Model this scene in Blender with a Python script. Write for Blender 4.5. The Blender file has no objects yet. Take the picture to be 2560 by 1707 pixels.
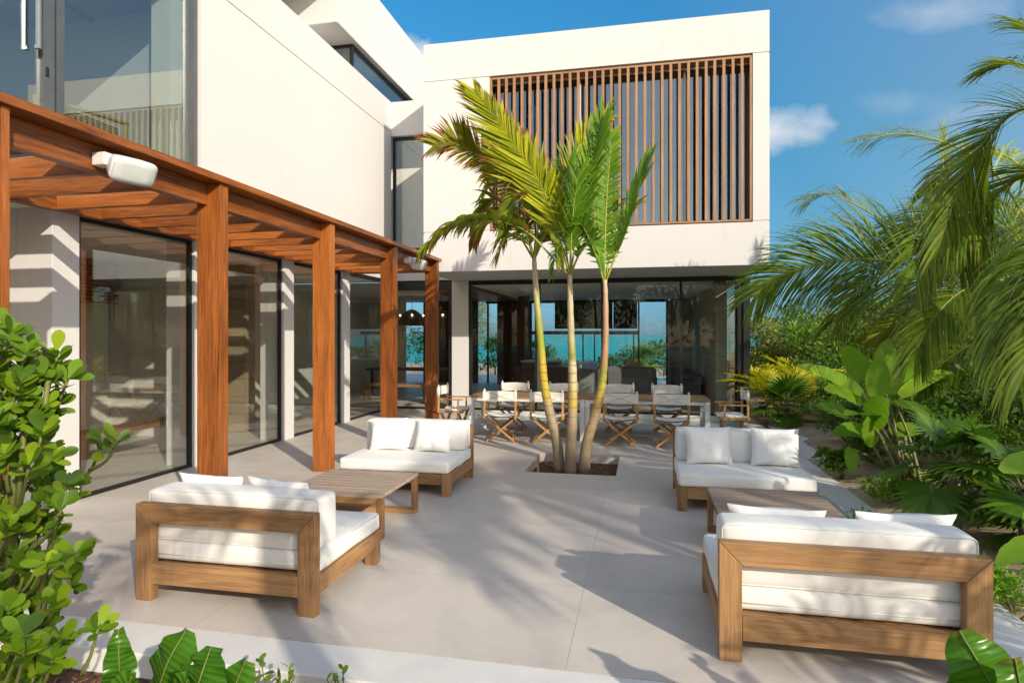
import bpy, math, random
from mathutils import Vector, Matrix, noise
R = math.radians
rnd = random.Random(7)
scn = bpy.context.scene
COL = scn.collection

# ------------------------------------------------------------------ camera, sky, sun, exposure
TH = R(11.9); SN, CS = math.sin(TH), math.cos(TH); FPX = 1545.0; HZ = 838.0; CAMZ = 1.75
cam = bpy.data.cameras.new("camera"); camo = bpy.data.objects.new("camera", cam); COL.objects.link(camo)
camo.location = (0, 0, CAMZ); camo.rotation_euler = (R(90), 0, TH)
cam.sensor_width = 36; cam.lens = 36 * FPX / 2560; cam.shift_y = -15.5 / 2560
cam.clip_start = 0.05; cam.clip_end = 9000
scn.camera = camo
scn.render.engine = 'CYCLES'
try:
    scn.cycles.use_denoising = True
    scn.cycles.max_bounces = 8; scn.cycles.transparent_max_bounces = 16
    scn.cycles.sample_clamp_indirect = 6
    scn.cycles.caustics_reflective = False; scn.cycles.caustics_refractive = False
except Exception: pass
scn.view_settings.view_transform = 'Standard'; scn.view_settings.look = 'None'
scn.view_settings.exposure = 0.63; scn.view_settings.gamma = 1; scn.view_settings.use_curve_mapping = False
SUN_EL, SUN_AZ = R(24.5), R(135)          # azimuth clockwise from +Y
sdir = Vector((math.sin(SUN_AZ) * math.cos(SUN_EL), math.cos(SUN_AZ) * math.cos(SUN_EL), math.sin(SUN_EL)))
sl = bpy.data.lights.new("sun", 'SUN'); sl.energy = 3.05; sl.angle = R(0.55); sl.color = (1.0, 0.90, 0.745)
so = bpy.data.objects.new("sun", sl); COL.objects.link(so); so.rotation_euler = sdir.to_track_quat('Z', 'Y').to_euler()
so.location = sdir * 50

def W(x, y, d):
    "point seen at photograph pixel x, y at depth d in front of the camera"
    cx = (x - 1280) / FPX * d
    return Vector((cx * CS - d * SN, cx * SN + d * CS, CAMZ - (y - HZ) * d / FPX))
def dirpx(x, y): return (W(x, y, 1.0) - Vector((0, 0, CAMZ))).normalized()

class NT:
    def __init__(s, tree): s.t = tree; s.n = tree.nodes; s.l = tree.links
    def add(s, typ, **kw):
        n = s.n.new(typ)
        for k, v in kw.items():
            if k.startswith('i_'): n.inputs[k[2:].replace('_', ' ')].default_value = v
            else: setattr(n, k, v)
        return n
    def link(s, a, b): s.l.new(a, b)
    def math(s, op, a, b=None, c=None, clamp=False):
        n = s.n.new('ShaderNodeMath'); n.operation = op; n.use_clamp = clamp
        for i, v in enumerate((a, b, c)):
            if v is None: continue
            if hasattr(v, 'is_output'): s.l.new(v, n.inputs[i])
            else: n.inputs[i].default_value = v
        return n.outputs[0]
    def mixc(s, f, a, b, mode='MIX'):
        n = s.n.new('ShaderNodeMix'); n.data_type = 'RGBA'; n.blend_type = mode
        for i, v in ((0, f), (6, a), (7, b)):
            if hasattr(v, 'is_output'): s.l.new(v, n.inputs[i])
            else: n.inputs[i].default_value = v if i == 0 else tuple(v) + (1,) * (4 - len(v))
        return n.outputs[2]
    def ramp(s, f, stops, interp='LINEAR'):
        n = s.n.new('ShaderNodeValToRGB'); n.color_ramp.interpolation = interp
        e = n.color_ramp.elements
        while len(e) < len(stops): e.new(0.5)
        for q, (p, c) in zip(e, stops):
            q.position = p; q.color = (c, c, c, 1) if isinstance(c, (int, float)) else tuple(c) + (1,)
        s.l.new(f, n.inputs[0]); return n.outputs[0]
    def noise(s, vec, scale, detail=4, rough=0.5, dist=0.0):
        n = s.n.new('ShaderNodeTexNoise'); n.inputs['Scale'].default_value = scale; n.inputs['Detail'].default_value = detail
        n.inputs['Roughness'].default_value = rough; n.inputs['Distortion'].default_value = dist
        if vec is not None: s.l.new(vec, n.inputs['Vector'])
        return n.outputs['Fac']
    def mapping(s, vec, scale=(1, 1, 1), loc=(0, 0, 0)):
        n = s.n.new('ShaderNodeMapping'); n.inputs['Scale'].default_value = scale; n.inputs['Location'].default_value = loc
        s.l.new(vec, n.inputs['Vector']); return n.outputs[0]

# world: colour-graded physical sky plus a few procedural clouds placed by direction
wd = bpy.data.worlds.new("World"); scn.world = wd; wd.use_nodes = True
nt = NT(wd.node_tree); nt.n.clear()
sky = nt.add('ShaderNodeTexSky', sky_type='NISHITA', sun_disc=False, sun_elevation=SUN_EL, sun_rotation=SUN_AZ,
             air_density=1.0, dust_density=0.5, ozone_density=2.2, altitude=0)
tc = nt.add('ShaderNodeTexCoord'); gdir = tc.outputs['Generated']
sep = nt.add('ShaderNodeSeparateXYZ'); nt.link(gdir, sep.inputs[0])
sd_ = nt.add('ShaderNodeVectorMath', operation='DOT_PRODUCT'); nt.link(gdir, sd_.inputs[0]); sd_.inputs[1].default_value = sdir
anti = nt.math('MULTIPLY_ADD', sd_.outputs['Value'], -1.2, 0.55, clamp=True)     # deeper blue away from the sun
gain = nt.ramp(sep.outputs[2], ((0.0, (.90, .83, .78)), (0.12, (1.1, .96, .80)), (0.30, (1.36, 1.1, .88)), (0.55, (1.68, 1.34, 1.06)), (1.0, (1.85, 1.56, 1.3))))  # warm gain added sunward and overhead, out of view, to brighten the fill
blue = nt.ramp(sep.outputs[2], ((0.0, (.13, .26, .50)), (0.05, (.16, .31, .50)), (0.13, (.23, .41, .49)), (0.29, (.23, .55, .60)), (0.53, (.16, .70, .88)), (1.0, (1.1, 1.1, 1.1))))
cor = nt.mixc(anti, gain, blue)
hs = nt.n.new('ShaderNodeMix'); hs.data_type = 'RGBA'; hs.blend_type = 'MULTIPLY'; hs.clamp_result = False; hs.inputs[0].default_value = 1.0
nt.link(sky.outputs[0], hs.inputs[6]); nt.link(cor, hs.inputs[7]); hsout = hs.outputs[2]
def cloud(x, y, rx, ry, amt, sc, soft=0.6):
    c = dirpx(x, y); rgt = dirpx(x + 40, y) - c; rgt = (rgt - c * rgt.dot(c)).normalized(); upv = rgt.cross(c).normalized()
    def dot(v):
        n = nt.add('ShaderNodeVectorMath', operation='DOT_PRODUCT'); nt.link(gdir, n.inputs[0]); n.inputs[1].default_value = v; return n.outputs['Value']
    u = nt.math('DIVIDE', dot(rgt), rx / FPX * 0.8); v = nt.math('DIVIDE', dot(upv), ry / FPX * 0.8)
    front = nt.math('GREATER_THAN', dot(c), 0.3)
    r = nt.math('SQRT', nt.math('ADD', nt.math('MULTIPLY', u, u), nt.math('MULTIPLY', v, v)))
    n = nt.noise(nt.mapping(gdir, (sc, sc, sc * 1.7)), 1.0, 7, 0.58, 0.3)
    val = nt.math('ADD', nt.math('SUBTRACT', 1.0, r), nt.math('MULTIPLY', nt.math('SUBTRACT', n, 0.5), 2.2))
    m = nt.math('MULTIPLY', nt.math('DIVIDE', val, soft, clamp=True), amt)
    return nt.math('MULTIPLY', m, front)
cl = cloud(1925, 330, 150, 66, 0.9, 9, 1.0)
for a in ((1005, 150, 130, 85, 0.85, 13, 0.6), (2330, 30, 170, 45, 0.42, 12, 1.2), (2230, 255, 80, 34, 0.20, 16, 1.5), (2390, 285, 130, 50, 0.25, 14, 1.3),
          (1250, 700, 420, 60, 0.3, 8, 1.0)):
    cl = nt.math('MAXIMUM', cl, cloud(*a))
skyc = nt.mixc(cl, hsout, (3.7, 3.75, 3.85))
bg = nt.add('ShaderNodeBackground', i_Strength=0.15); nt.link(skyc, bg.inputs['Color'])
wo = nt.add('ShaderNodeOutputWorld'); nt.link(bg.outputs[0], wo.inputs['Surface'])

# ------------------------------------------------------------------ materials
def newmat(name):
    m = bpy.data.materials.new(name); m.use_nodes = True; t = NT(m.node_tree); t.n.clear()
    out = t.add('ShaderNodeOutputMaterial'); p = t.add('ShaderNodeBsdfPrincipled'); t.link(p.outputs[0], out.inputs[0])
    return m, t, p, out
def objco(t): return t.add('ShaderNodeTexCoord').outputs['Object']
def bump(t, p, h, strength=0.3, dist=0.01):
    b = t.add('ShaderNodeBump', i_Strength=strength, i_Distance=dist); t.link(h, b.inputs['Height']); t.link(b.outputs[0], p.inputs['Normal'])
def plain(name, col, rough=0.6, metal=0.0, var=0.12, scale=6, bmp=0.0, spec=0.5):
    m, t, p, o = newmat(name); co = objco(t); n = t.noise(co, scale, 5, 0.6)
    a = tuple(c * (1 - var) for c in col); b = tuple(min(1, c * (1 + var)) for c in col)
    t.link(t.ramp(n, ((0.3, a), (0.7, b))), p.inputs['Base Color'])
    p.inputs['Roughness'].default_value = rough; p.inputs['Metallic'].default_value = metal; p.inputs['Specular IOR Level'].default_value = spec
    if bmp: bump(t, p, t.noise(co, scale * 12, 4, 0.6), bmp, 0.004)
    return m
def plaster(name, col):
    m, t, p, o = newmat(name); co = objco(t)
    n1 = t.noise(co, 0.55, 5, 0.6); n2 = t.noise(t.mapping(co, (6, 6, 0.6)), 1.0, 4, 0.6); n3 = t.noise(co, 90, 3, 0.6)
    c = t.mixc(n1, tuple(x * 0.95 for x in col), tuple(min(1, x * 1.03) for x in col))
    c = t.mixc(t.ramp(n2, ((0.55, 0.0), (0.80, 0.22))), c, tuple(x * y for x, y in zip(col, (0.78, 0.75, 0.70))))
    t.link(c, p.inputs['Base Color']); p.inputs['Roughness'].default_value = 0.85; p.inputs['Specular IOR Level'].default_value = 0.2
    bump(t, p, t.math('ADD', n3, t.math('MULTIPLY', t.noise(co, 7, 4), 1.5)), 0.12, 0.004)
    return m
def wood(name, dark, light, axis, rough=0.5, grain=1.0, knots=True, sheen=0.4):
    m, t, p, o = newmat(name)
    co = objco(t); inf = t.add('ShaderNodeObjectInfo')
    off = t.add('ShaderNodeVectorMath', operation='MULTIPLY_ADD'); t.link(co, off.inputs[0]); off.inputs[1].default_value = (1, 1, 1)
    cmb = t.add('ShaderNodeCombineXYZ'); [t.link(t.math('MULTIPLY', inf.outputs['Random'], 17.0), cmb.inputs[i]) for i in range(3)]
    t.link(cmb.outputs[0], off.inputs[2]); v = off.outputs[0]
    sc = [34 * grain] * 3; sc[axis] = 1.6 * grain; sc2 = [150 * grain] * 3; sc2[axis] = 5 * grain; sc3 = [5] * 3; sc3[axis] = 0.7
    n1 = t.noise(t.mapping(v, sc), 1.0, 4, 0.6, 1.2); n2 = t.noise(t.mapping(v, sc2), 1.0, 3, 0.6); n3 = t.noise(t.mapping(v, sc3), 1.0, 3, 0.5, 0.6)
    f = t.math('ADD', t.math('ADD', t.math('MULTIPLY', n1, 0.40), t.math('MULTIPLY', n2, 0.34)), t.math('MULTIPLY', n3, 0.34))
    f = t.math('ADD', f, t.math('MULTIPLY', t.math('SUBTRACT', inf.outputs['Random'], 0.5), 0.16))
    mid = tuple((a + b) / 2 for a, b in zip(dark, light))
    c = t.ramp(f, ((0.34, dark), (0.53, mid), (0.70, light)))
    n4 = t.noise(t.mapping(v, [q * 3.6 for q in sc]), 1.0, 3, .6, .3)
    c = t.mixc(t.ramp(n4, ((.58, 0.0), (.72, .42))), c, dark)
    t.link(c, p.inputs['Base Color']); p.inputs['Roughness'].default_value = rough; p.inputs['Specular IOR Level'].default_value = sheen
    bump(t, p, n2, 0.25, 0.002)
    return m
def leafmat(name, dark, light, brown=(0.16, 0.07, 0.02), tip=0.9, trans=0.35, rough=0.42, spotty=0.0, yellow=None, veins=0):
    "UV: u runs along the leaf, v is one random number per leaf"
    m, t, p, o = newmat(name)
    uv = t.add('ShaderNodeUVMap').outputs[0]; sx = t.add('ShaderNodeSeparateXYZ'); t.link(uv, sx.inputs[0]); u, v = sx.outputs[0], sx.outputs[1]
    c = t.mixc(v, dark, light)
    if yellow: c = t.mixc(t.math('MULTIPLY', t.math('GREATER_THAN', v, 0.86), 0.7), c, yellow)
    n = t.noise(t.add('ShaderNodeTexCoord').outputs['Object'], 14, 3, 0.6)
    c = t.mixc(t.math('MULTIPLY', n, 0.35), c, tuple(x * 1.5 for x in light))
    lim = t.math('ADD', tip, t.math('MULTIPLY', t.math('SUBTRACT', t.math('FRACT', t.math('MULTIPLY', v, 7.31)), 0.5), 0.5 * spotty + 0.1))
    b = t.math('MULTIPLY', t.math('SUBTRACT', u, lim), 9.0, clamp=True)
    if brown: c = t.mixc(b, c, brown)
    if veins:
        vv = t.math('ABSOLUTE', t.math('SUBTRACT', t.math('FRACT', t.math('MULTIPLY', u, float(veins))), .5)); ln = t.ramp(vv, ((.30, 0.0), (.5, 1.0)))
        c = t.mixc(t.math('MULTIPLY', ln, .30), c, tuple(x * 1.7 for x in light)); bump(t, p, t.math('MULTIPLY', vv, 1.0), .5, .012)
    t.link(c, p.inputs['Base Color']); p.inputs['Roughness'].default_value = rough; p.inputs['Specular IOR Level'].default_value = 0.3
    tr = t.add('ShaderNodeBsdfTranslucent'); hv = t.mixc(1.0, c, (1.5, 1.7, 0.6), 'MULTIPLY'); t.link(hv, tr.inputs[0])
    mx = t.add('ShaderNodeMixShader', i_Fac=trans); t.link(p.outputs[0], mx.inputs[1]); t.link(tr.outputs[0], mx.inputs[2]); t.link(mx.outputs[0], o.inputs[0])
    return m
def glassmat(name, tint=(0.93, 0.96, 0.94), refl=1.0, base=0.02):
    m, t, p, o = newmat(name); t.n.remove(p)
    tr = t.add('ShaderNodeBsdfTransparent'); tr.inputs[0].default_value = tint + (1,)
    gl = t.add('ShaderNodeBsdfGlossy', i_Roughness=0.0); gl.inputs[0].default_value = (0.95, 0.98, 1, 1)
    lw = t.add('ShaderNodeLayerWeight', i_Blend=0.5); fz = t.math('POWER', lw.outputs['Facing'], 4.0)
    f = t.math('MULTIPLY_ADD', fz, 0.5 * refl, base, clamp=True)
    mx = t.add('ShaderNodeMixShader'); t.link(f, mx.inputs[0]); t.link(tr.outputs[0], mx.inputs[1]); t.link(gl.outputs[0], mx.inputs[2]); t.link(mx.outputs[0], o.inputs[0])
    return m
def fabric(name, col, scale=500, bmp=0.25):
    m, t, p, o = newmat(name); co = objco(t)
    n = t.noise(co, 3.0, 5, 0.6)
    t.link(t.mixc(n, tuple(c * 0.95 for c in col), col), p.inputs['Base Color'])
    p.inputs['Roughness'].default_value = 0.9; p.inputs['Specular IOR Level'].default_value = 0.15
    p.inputs['Sheen Weight'].default_value = 0.15
    h = t.math('ADD', t.math('MULTIPLY', t.noise(co, scale, 2), 0.3), t.math('MULTIPLY', t.noise(t.mapping(co, (1, 1, 0.6)), 9.0, 4, 0.55, 0.5), 2.0))
    bump(t, p, h, bmp, 0.008)
    return m

M = {}
M['plaster'] = plaster('cream_plaster', (0.65, 0.637, 0.622))
M['plaster_in'] = plain('interior_plaster', (0.78, 0.73, 0.64), 0.8, var=0.05)
M['beige_in'] = plain('interior_beige', (0.66, 0.63, 0.575), 0.8, var=0.06)
M['ceiling'] = plain('interior_ceiling', (0.82, 0.80, 0.75), 0.85, var=0.04)
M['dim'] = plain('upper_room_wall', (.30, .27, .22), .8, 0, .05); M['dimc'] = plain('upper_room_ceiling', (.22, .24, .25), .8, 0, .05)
M['black'] = plain('dark_metal', (0.018, 0.019, 0.02), 0.4, 0.3, 0.15)
M['greymetal'] = plain('grey_metal', (0.16, 0.17, 0.165), 0.35, 0.6, 0.1)
M['steel'] = plain('brushed_steel', (0.50, 0.51, 0.51), 0.42, 1.0, 0.06)
M['whitemetal'] = plain('white_metal', (0.66, 0.66, 0.65), 0.45, 0.0, 0.06)
for i, ax in enumerate('xyz'):
    M['iroko_' + ax] = wood('red_hardwood_' + ax, (0.075, 0.019, 0.004), (0.48, 0.152, 0.031), i, 0.38)
    M['teak_' + ax] = wood('teak_' + ax, (0.12, 0.056, 0.022), (0.45, 0.25, 0.105), i, 0.6)
    M['greyteak_' + ax] = wood('weathered_teak_' + ax, (0.19, 0.14, 0.10), (0.43, 0.33, 0.25), i, 0.7)
    M['cedar_' + ax] = wood('pale_cedar_' + ax, (0.16, 0.075, 0.032), (0.43, 0.235, 0.12), i, 0.6)
    M['chairwood_' + ax] = wood('honey_teak_' + ax, (0.24, 0.105, 0.03), (0.60, 0.33, 0.12), i, 0.5, 1.4)
M['cushion'] = fabric('white_canvas', (0.80, 0.785, 0.745))
M['pillow'] = fabric('white_pillow_cotton', (0.84, 0.83, 0.80), 400, 0.4)
M['canvas'] = fabric('ivory_canvas', (0.78, 0.74, 0.67), 600, 0.2)
M['stitch'] = plain('canvas_strap', (0.55, 0.48, 0.40), 0.9)
M['brass'] = plain('brass', (0.55, 0.38, 0.10), 0.35, 0.9)
M['glass_clear'] = glassmat('living_room_glass', (0.95, 0.965, 0.95), .8, 0.018)
M['glass'] = glassmat('window_glass', (0.94, 0.955, 0.94), 1.0, 0.11)
M['glass_dark'] = glassmat('tinted_glass', (0.80, 0.85, 0.84), 1.0, 0.15)
M['speaker'] = plain('white_speaker_plastic', (0.72, 0.72, 0.70), 0.45, 0, 0.04)
M['greyfab'] = fabric('grey_upholstery', (0.15, 0.15, 0.155))
M['brownfab'] = fabric('brown_upholstery', (0.08, 0.06, 0.05))
M['tanfab'] = fabric('tan_upholstery', (0.5, 0.38, 0.24))
M['shade'] = plain('black_shade_cloth', (0.012, 0.012, 0.014), 0.8)
M['rattan'] = plain('rattan', (0.45, 0.33, 0.14), 0.6)
M['rope'] = plain('cane_weave', (0.36, 0.27, 0.13), 0.7)
M['mulch'] = plain('bark_mulch', (0.085, 0.04, 0.022), 0.95, 0, 0.7, 40, 0.9)
M['kerb'] = plain('pale_concrete', (0.68, 0.66, 0.62), 0.85, 0, 0.07, 3, 0.2)
M['sand'] = plain('sandy_soil', (0.40, 0.31, 0.215), 0.95, 0, 0.3, 5, 0.9)
def emis(name, col, s):
    m, t, p, o = newmat(name); p.inputs['Emission Color'].default_value = col + (1,); p.inputs['Emission Strength'].default_value = s; return m
M['bulb'] = emis('warm_bulb', (1, 0.72, 0.4), 14)

def floormat():
    m, t, p, o = newmat('grey_beige_paving'); co = objco(t)
    n1 = t.noise(co, 0.7, 5, 0.6); n2 = t.noise(co, 3.5, 6, 0.65); n3 = t.noise(co, 60, 3, 0.6)
    br = t.add('ShaderNodeTexBrick', offset=0.0, squash=1.0)
    for k, v in (('Scale', 1.0), ('Mortar Size', 0.0035), ('Mortar Smooth', 0.3), ('Bias', 0.0), ('Brick Width', 2.255), ('Row Height', 1.357)): br.inputs[k].default_value = v
    br.inputs['Color1'].default_value = (0.3, 0.3, 0.3, 1); br.inputs['Color2'].default_value = (0.7, 0.7, 0.7, 1)
    t.link(t.mapping(co, (1, 1, 1), (0.395, -4.32 + 1.357 * 5, 0)), br.inputs['Vector'])
    c = t.mixc(n1, (0.52, 0.465, 0.405), (0.63, 0.57, 0.50))
    c = t.mixc(t.ramp(n2, ((0.35, 0.0), (0.7, 0.30))), c, (0.67, 0.61, 0.54))
    c = t.mixc(0.22, c, br.outputs['Color'], 'OVERLAY')
    n5 = t.noise(t.mapping(co, (1, 1, 1), (9, 2, 0)), 1.1, 7, .72, .6); c = t.mixc(t.ramp(n5, ((.40, 0.0), (.64, .50))), c, (.42, .385, .345))
    n6 = t.noise(co, 240, 2, .5); c = t.mixc(t.ramp(n6, ((.40, .10), (.6, 0.0))), c, (.25, .22, .19))
    st = t.ramp(t.noise(t.mapping(co, (1, 1, 1), (3, 7, 0)), 1.7, 6, 0.7), ((0.58, 0.0), (0.72, 0.22)))
    c = t.mixc(st, c, (0.36, 0.31, 0.26))
    c = t.mixc(t.math('MULTIPLY', br.outputs['Fac'], t.ramp(n1, ((.4, .25), (.6, .75)))), c, (0.40, 0.36, 0.31))
    t.link(c, p.inputs['Base Color'])
    t.link(t.ramp(n2, ((0.3, 0.52), (0.7, 0.72))), p.inputs['Roughness']); p.inputs['Specular IOR Level'].default_value = 0.3
    bump(t, p, t.math('SUBTRACT', t.math('MULTIPLY', n3, 0.4), t.math('MULTIPLY', br.outputs['Fac'], 2.0)), 0.15, 0.004)
    return m
M['floor'] = floormat()
def stonemat(name, c1, c2, mort, w=0.62, h=0.32):
    m, t, p, o = newmat(name); co = objco(t)
    sx = t.add('ShaderNodeSeparateXYZ'); t.link(co, sx.inputs[0]); cb = t.add('ShaderNodeCombineXYZ')
    t.link(t.math('ADD', sx.outputs[0], sx.outputs[1]), cb.inputs[0]); t.link(sx.outputs[2], cb.inputs[1])
    br = t.add('ShaderNodeTexBrick', offset=0.5)
    for k, v in (('Scale', 1.0), ('Mortar Size', 0.006), ('Brick Width', w), ('Row Height', h)): br.inputs[k].default_value = v
    br.inputs['Color1'].default_value = c1 + (1,); br.inputs['Color2'].default_value = c2 + (1,); br.inputs['Mortar'].default_value = mort + (1,)
    t.link(cb.outputs[0], br.inputs['Vector'])
    c = t.mixc(t.math('MULTIPLY', t.noise(co, 9, 6, 0.7), 0.5), br.outputs['Color'], tuple(x * 0.6 for x in c1)); t.link(c, p.inputs['Base Color'])
    p.inputs['Roughness'].default_value = 0.8; bump(t, p, br.outputs['Fac'], -0.4, 0.006); return m
M['stone_brown'] = stonemat('brown_stone_blocks', (0.36, 0.27, 0.17), (0.44, 0.34, 0.22), (0.18, 0.13, 0.09))
M['stone_cream'] = stonemat('cream_stone_blocks', (0.50, 0.44, 0.34), (0.58, 0.52, 0.41), (0.28, 0.23, 0.17), 2.0, 0.32)
def watermat(name, col, scale, rough, bs):
    m, t, p, o = newmat(name); co = objco(t)
    n = t.noise(t.mapping(co, (1, 0.35, 1)), scale, 4, 0.6); n2 = t.noise(t.mapping(co, (0.02, 0.05, 1)), 1.0, 3)
    t.link(t.mixc(n2, tuple(c * 0.85 for c in col), tuple(min(1, c * 1.12) for c in col)), p.inputs['Base Color'])
    p.inputs['Roughness'].default_value = rough; p.inputs['Specular IOR Level'].default_value = 0.3; bump(t, p, n, bs, 0.05); return m
M['sea'] = watermat('turquoise_sea', (0.018, 0.29, 0.265), 0.6, 0.5, 0.2)
M['pool'] = watermat('pale_pool_water', (0.36, 0.50, 0.45), 5.0, 0.08, 0.12)

# ------------------------------------------------------------------ mesh builder
class MB:
    def __init__(s): s.v = []; s.f = []; s.uv = []; s.smooth = []
    def face(s, idx, uv=None, sm=False): s.f.append(tuple(idx)); s.uv.append(uv); s.smooth.append(sm)
    def box(s, x0, x1, y0, y1, z0, z1):
        b = len(s.v)
        for z in (z0, z1):
            for x, y in ((x0, y0), (x1, y0), (x1, y1), (x0, y1)): s.v.append(Vector((x, y, z)))
        for q in ((0, 3, 2, 1), (4, 5, 6, 7), (0, 1, 5, 4), (1, 2, 6, 5), (2, 3, 7, 6), (3, 0, 4, 7)): s.face([b + i for i in q])
        return s
    def beam(s, a, b_, w, h, up=(0, 0, 1)):
        a, b_ = Vector(a), Vector(b_); t = (b_ - a).normalized(); u = Vector(up)
        r = t.cross(u).normalized(); u = r.cross(t).normalized(); i = len(s.v)
        for p in (a, b_):
            for x, y in ((-1, -1), (1, -1), (1, 1), (-1, 1)): s.v.append(p + r * x * w / 2 + u * y * h / 2)
        for q in ((0, 3, 2, 1), (4, 5, 6, 7), (0, 1, 5, 4), (1, 2, 6, 5), (2, 3, 7, 6), (3, 0, 4, 7)): s.face([i + k for k in q])
        return s
    def tube(s, pts, rad, n=8, cap=True, uvv=None, sm=True):
        pts = [Vector(p) for p in pts]; m = len(pts); rad = rad if hasattr(rad, '__len__') else [rad] * m
        t0 = (pts[1] - pts[0]).normalized(); ref = Vector((1, 0, 0)) if abs(t0.x) < 0.8 else Vector((0, 1, 0)); r = (ref - t0 * ref.dot(t0)).normalized()
        b = len(s.v)
        for k in range(m):
            t = (pts[min(k + 1, m - 1)] - pts[max(k - 1, 0)]).normalized(); r = (r - t * r.dot(t)).normalized(); q = t.cross(r)
            for j in range(n):
                a = 2 * math.pi * j / n; s.v.append(pts[k] + (r * math.cos(a) + q * math.sin(a)) * rad[k])
        for k in range(m - 1):
            for j in range(n):
                j2 = (j + 1) % n; u0, u1 = k / (m - 1), (k + 1) / (m - 1)
                s.face((b + k * n + j, b + k * n + j2, b + (k + 1) * n + j2, b + (k + 1) * n + j), None if uvv is None else ((u0, uvv), (u0, uvv), (u1, uvv), (u1, uvv)), sm)
        if cap:
            s.face([b + j for j in range(n - 1, -1, -1)], None if uvv is None else [(0, uvv)] * n); s.face([b + (m - 1) * n + j for j in range(n)], None if uvv is None else [(1, uvv)] * n)
        return s
    def lathe(s, c, prof, n=16, sm=True):
        b = len(s.v); c = Vector(c)
        for r, z in prof:
            for j in range(n): a = 2 * math.pi * j / n; s.v.append(c + Vector((r * math.cos(a), r * math.sin(a), z)))
        for k in range(len(prof) - 1):
            for j in range(n): j2 = (j + 1) % n; s.face((b + k * n + j, b + k * n + j2, b + (k + 1) * n + j2, b + (k + 1) * n + j), None, sm)
        return s
    def grid(s, nx, ny, fn, sm=True, flip=False):
        b = len(s.v)
        for j in range(ny + 1):
            for i in range(nx + 1): s.v.append(Vector(fn(i / nx, j / ny)))
        for j in range(ny):
            for i in range(nx):
                q = [b + j * (nx + 1) + i, b + j * (nx + 1) + i + 1, b + (j + 1) * (nx + 1) + i + 1, b + (j + 1) * (nx + 1) + i]
                s.face(q[::-1] if flip else q, None, sm)
        return s
    def cushion(s, x0, x1, y0, y1, z0, z1, r=0.04, puff=0.012, n=8, rng=None):
        "rounded box with slightly domed faces"
        c = Vector(((x0 + x1) / 2, (y0 + y1) / 2, (z0 + z1) / 2)); h = Vector(((x1 - x0) / 2, (y1 - y0) / 2, (z1 - z0) / 2)); r = min(r, min(h) * 0.98)
        def samp(hh): return [-hh, -hh + r * 0.15, -hh + r * 0.45, -hh + r] + [(-hh + r) + (2 * hh - 2 * r) * k / n for k in range(1, n)] + [hh - r, hh - r * 0.45, hh - r * 0.15, hh]
        ph = (rng or rnd).random() * 50
        def pos(p):
            q = Vector([max(-h[i] + r, min(h[i] - r, p[i])) for i in range(3)]); d = p - q
            if d.length > 1e-9: d = d.normalized() * r
            o = q + d; f = [1 - (o[i] / h[i]) ** 2 for i in range(3)]
            dr = d.normalized() if d.length > 0 else Vector((0, 0, 1))
            wob = noise.noise(Vector((o.x * 5 + ph, o.y * 5, o.z * 5))) * 0.005
            k = puff * (max(f[0], 0) * max(f[1], 0) * abs(dr.z) + max(f[0], 0) * max(f[2], 0) * abs(dr.y) + max(f[1], 0) * max(f[2], 0) * abs(dr.x))
            return c + o + dr * (k + wob)
        for a in range(3):
            i, j = (a + 1) % 3, (a + 2) % 3; si, sj = samp(h[i]), samp(h[j])
            for sg in (-1, 1):
                b = len(s.v)
                for q in sj:
                    for p_ in si:
                        v = Vector((0, 0, 0)); v[a] = sg * h[a]; v[i] = p_; v[j] = q; s.v.append(pos(v))
                w = len(si)
                for y in range(len(sj) - 1):
                    for x in range(w - 1):
                        f = [b + y * w + x, b + y * w + x + 1, b + (y + 1) * w + x + 1, b + (y + 1) * w + x]; s.face(f if sg > 0 else f[::-1], None, True)
        return s
    def pillow(s, w, h, th, seed=0):
        "square scatter pillow standing in XZ, bottom at z=0, pinched corners"
        n = 16; rg = random.Random(seed); ph = rg.random() * 90
        for sg in (-1, 1):
            def fn(u, v, sg=sg):
                a, b = 2 * u - 1, 2 * v - 1
                pin = 1 - 0.085 * (1 - b * b) * abs(a) ** 3; pin2 = 1 - 0.085 * (1 - a * a) * abs(b) ** 3
                x, z = a * w / 2 * pin, h / 2 + b * h / 2 * pin2
                t = max(0.0, (1 - a ** 4) * (1 - b ** 4)) ** 0.62
                wr = noise.noise(Vector((a * 3 + ph, b * 3, sg * 4.0))) * 0.02 * t + noise.noise(Vector((a * 1.3 + ph, b * 6, sg))) * 0.012 * (1 - t)
                return (x, sg * (th / 2) * t * (1 - 0.15 * b) + wr, z)
            s.grid(n, n, fn, True, sg < 0)
        return s
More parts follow.
